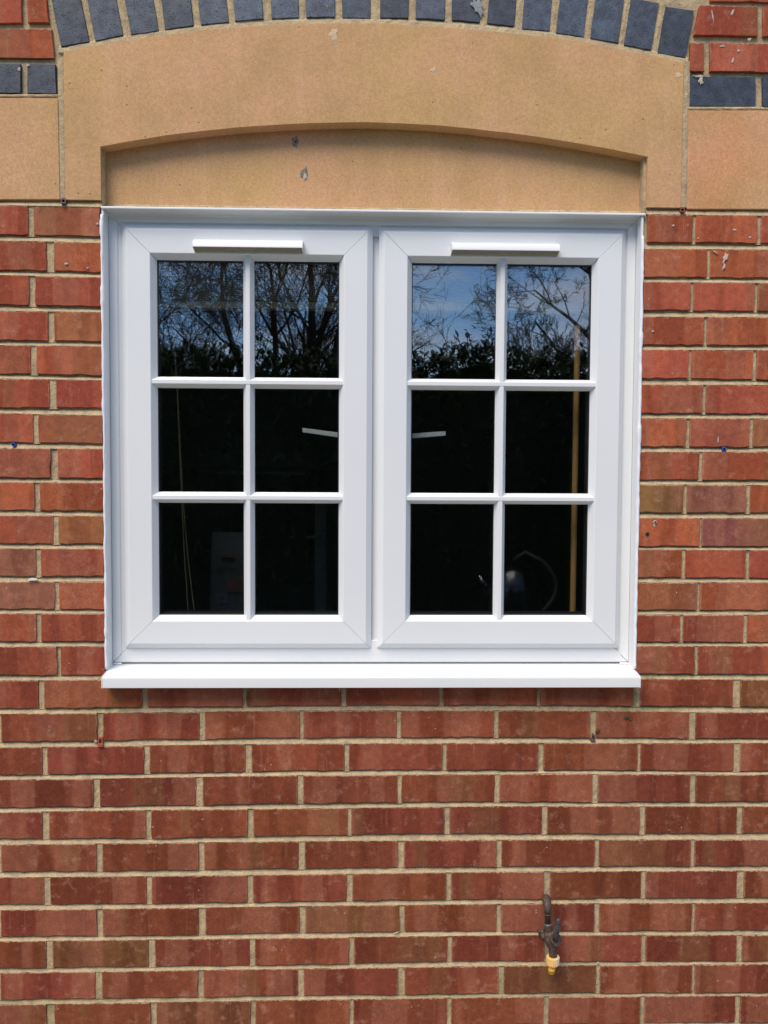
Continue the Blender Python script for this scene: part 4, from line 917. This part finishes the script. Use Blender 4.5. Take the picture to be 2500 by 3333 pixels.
# ------------------------------------------------------------------ the garden the glass mirrors
BARK = simple('bark', (0.055, 0.042, 0.030), 0.95, var=.3, scale=8); BARK2 = simple('pale_bark', (0.085, 0.070, 0.052), 0.95, var=.3, scale=8)
def mat_leaf():
    M = Mat('laurel_leaf', 0.8, (0.035, 0.06, 0.015), 0.2); v = M.coord('Object'); M.base(M.mix(M.ramp(M.noise(v, 3, 3), .35, .65), (0.016, 0.030, 0.009), (0.035, 0.060, 0.016))); return M.m
def limb(mb, tw, p, d, L, r, depth, rg, up=0.05, spread=(28, 60), kids=6, ratio=(.42, .64), nseg=5, wob=.15):
    pts = [p.copy()]; dd = d.normalized(); step = L/nseg; rs = [r]; dirs = [dd]
    for i in range(nseg):
        dd = (dd + Vector((rg.gauss(0, wob), rg.gauss(0, wob), rg.gauss(0, wob*.8)+up))).normalized()
        pts.append(pts[-1] + dd*step); rs.append(max(0.0028, r*(1-(i+1)/nseg*0.75))); dirs.append(dd)
    (mb if depth >= 3 else tw).tube(pts, rs, 7 if depth >= 3 else (4 if depth == 2 else 3), cap=False)
    if depth == 0: return
    for j in range(kids):
        k_ = rg.randint(1, nseg) if L < 2.2 else rg.randint(2, nseg); q = pts[k_]
        ax = dirs[k_].orthogonal(); ax.rotate(Matrix.Rotation(rg.uniform(0, 6.283), 3, dirs[k_])); nd = dirs[k_].copy(); nd.rotate(Matrix.Rotation(R(rg.uniform(*spread)), 3, ax))
        limb(mb, tw, q, nd, L*rg.uniform(*ratio), rs[k_]*rg.uniform(.4, .65), depth-1, rg, up, spread, kids, ratio, nseg, wob)
def tree(loc_, stems, label, seed, mat=BARK, **kw):
    rg = random.Random(seed); e = empty('bare_tree', loc_); tag(e, label, 'tree', 'bare winter trees beyond the hedge')
    a, b = MB(), MB()
    for x, z, d, L, r, dep in stems: limb(a, b, Vector((x, 0, z)), Vector(d), L, r, dep, rg, **kw)
    a.build('trunk', mat, e, smooth=True, recalc=False); b.build('branches', mat, e, smooth=True, recalc=False)['kind'] = 'stuff'; return e
q = seen(905, 1150, 11.0)
tree((q.x, q.y, 0), [(0,-.05,(0,0,1),4.2,.15,4),(0,1.5,(0,0.1,1),3.6,.12,4),(0,1.8,(-.55,.1,.8),2.9,.085,4),(0,1.9,(-1,0,.62),2.6,.06,4),(.05,1.9,(.62,.1,.75),2.3,.08,4),(.05,2.0,(1,-.1,.5),1.7,.05,4),(0,2.0,(-.25,.2,1),3.0,.075,4),(0,2.0,(.28,.2,1),2.8,.075,4)],
     'bare many-stemmed tree behind the hedge, reflected in the left casement', 3, ratio=(.38, .58), kids=7)
q = seen(640, 1100, 9.5); tree((q.x, q.y, 0), [(0,-.05,(.05,0,1),3.6,.06,4),(0,1.2,(-.35,.1,1),2.6,.045,4),(0,1.2,(.4,0,1),2.4,.04,4),(0,1.5,(.9,0,.7),1.8,.03,4)], 'bare bushy tree reflected at the left edge of the glass', 11, spread=(30, 75), ratio=(.4, .6))
q = seen(440, 1100, 13.5); tree((q.x, q.y, 0), [(0,-.05,(.1,0,1),4.6,.12,5)], 'tall bare tree left of the reflected trees', 12, kids=5)
q = seen(1702, 1100, 12); tree((q.x, q.y, 0), [(0,-.05,(-.03,0,1),3.3,.035,3),(0,0,(-.16,.1,1),3.1,.03,3),(0,0,(.15,0,1),3.0,.03,3),(0,0,(.02,.2,1),3.4,.03,3)], 'slender bare sapling reflected in the right casement', 21, up=.10, spread=(10, 26), kids=7, ratio=(.25, .38))
q = seen(2015, 1100, 8.5); tree((q.x, q.y, 0), [(0,-.05,(-.03,0,1),3.9,.12,4),(0,1.9,(-.75,.0,.75),1.7,.05,4),(0,2.4,(-.8,.1,.5),1.5,.04,4),(0,2.9,(-.8,.1,.4),1.4,.04,4),(0,1.75,(-1,.05,.16),1.25,.05,3),(0,3.2,(-.6,.1,.8),1.5,.04,4)], 'bare spreading tree reflected at the right edge of the glass', 31, ratio=(.36, .55))
q = seen(1268, 1100, 26); tree((q.x, q.y, 0), [(0,-.05,(0,0,1),4.3,.08,4)], 'distant small bare tree reflected between the casements', 41, kids=5, ratio=(.26, .4), spread=(25, 50))
# laurel hedge
LEAF = mat_leaf(); hd = empty('laurel_hedge', (0, -6.2, 0)); tag(hd, 'dark clipped laurel hedge across the garden, reflected in the panes', 'hedge')
def hedge_top(x): return 2.62 + 0.13*noise.noise(Vector((x*1.3, 0, 4))) + 0.10*noise.noise(Vector((x*4.5, 2, 4)))
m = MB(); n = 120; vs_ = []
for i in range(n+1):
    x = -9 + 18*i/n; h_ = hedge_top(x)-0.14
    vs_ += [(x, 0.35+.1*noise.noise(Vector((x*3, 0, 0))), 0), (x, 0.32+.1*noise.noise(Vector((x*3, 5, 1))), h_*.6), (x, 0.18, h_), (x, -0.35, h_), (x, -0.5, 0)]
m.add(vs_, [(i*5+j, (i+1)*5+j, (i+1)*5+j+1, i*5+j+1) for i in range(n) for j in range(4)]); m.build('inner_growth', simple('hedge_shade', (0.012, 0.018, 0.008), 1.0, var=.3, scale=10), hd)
rg = random.Random(5); lf_ = MB()
def leaf(c, d, up_, L, W):
    s_ = d.cross(up_); s_ = s_.normalized() if s_.length > .01 else Vector((1, 0, 0)); n_ = s_.cross(d).normalized()
    lf_.add([c, c+d*L*.3+s_*W*.42+n_*W*.12, c+d*L*.65+s_*W*.5+n_*W*.15, c+d*L, c+d*L*.65-s_*W*.5+n_*W*.15, c+d*L*.3-s_*W*.42+n_*W*.12, c+d*L*.5], [(0,1,6),(1,2,6),(2,3,6),(3,4,6),(4,5,6),(5,0,6)])
for i in range(15000):
    x = rg.uniform(-5.5, 5.5) if i < 12000 else rg.uniform(-9, 9); z = hedge_top(x)
    if rg.random() < .55: c = Vector((x, rg.uniform(-.35, .38), z - abs(rg.gauss(0, .12))))
    else: c = Vector((x, rg.uniform(.22, .42), rg.uniform(0.4, z)))
    d = Vector((rg.gauss(0, .6), rg.uniform(-.1, .9), rg.gauss(.35, .55))).normalized(); leaf(c, d, Vector((rg.gauss(0, .3), .4, 1)), rg.uniform(.06, .12), rg.uniform(.025, .045))
sh = MB()
for i in range(420):   # shoots standing above the clipped line
    x = rg.uniform(-5.5, 5.5); z = hedge_top(x)-.05; hgt_ = rg.uniform(.06, .26); c = Vector((x, rg.uniform(-.3, .3), z)); tip = c+Vector((rg.gauss(0, .04), rg.gauss(0, .04), hgt_))
    sh.tube([c, tip], .004, 3, cap=False)
    for j in range(rg.randint(3, 6)):
        t_ = rg.uniform(.3, 1); an = rg.uniform(0, 6.3); leaf(c.lerp(tip, t_), Vector((math.cos(an), math.sin(an)*.7, rg.uniform(.2, .9))).normalized(), Vector((0, .2, 1)), rg.uniform(.06, .11), rg.uniform(.025, .04))
lf_.build('foliage', LEAF, hd, recalc=False)['kind'] = 'stuff'; sh.build('shoots', BARK, hd, recalc=False)['kind'] = 'stuff'
# garden shed with a pitched roof, seen at the right edge of the glass
q = seen(1930, 1240, 5.0); sx, sy = q.x+1.15, -5.0
shed = empty('garden_shed', (sx, sy-1, 0)); tag(shed, 'dark timber garden shed with pitched roof at the right of the garden', 'shed')
TIM = simple('dark_timber', (0.05, 0.035, 0.025), 0.9, var=.25, scale=10)
for i in range(14):
    z0 = 0.05+i*.135; m = MB(); m.prism([(1.0, z0), (1.02, z0), (1.005, z0+.133), (1.0, z0+.133)], -0.75, 0.95, lambda p_, t_: (t_, p_[0], p_[1])); m.build('board', TIM, shed)
m = MB(); m.box(-.74, .94, -1, .99, 0, 1.95); m.add([(-.74, .99, 1.95), (.94, .99, 1.95), (.1, .99, 2.75)], [(0, 1, 2)]); m.build('body', TIM, shed)
m = MB(); m.prism([(-.95, 1.80), (.10, 2.86), (1.15, 1.80), (1.15, 1.86), (.10, 2.93), (-.95, 1.86)], -1.1, 1.12, lambda p_, t_: (p_[0], t_, p_[1])); m.build('roof', simple('roof_felt', (0.03, 0.028, 0.028), 0.95), shed)
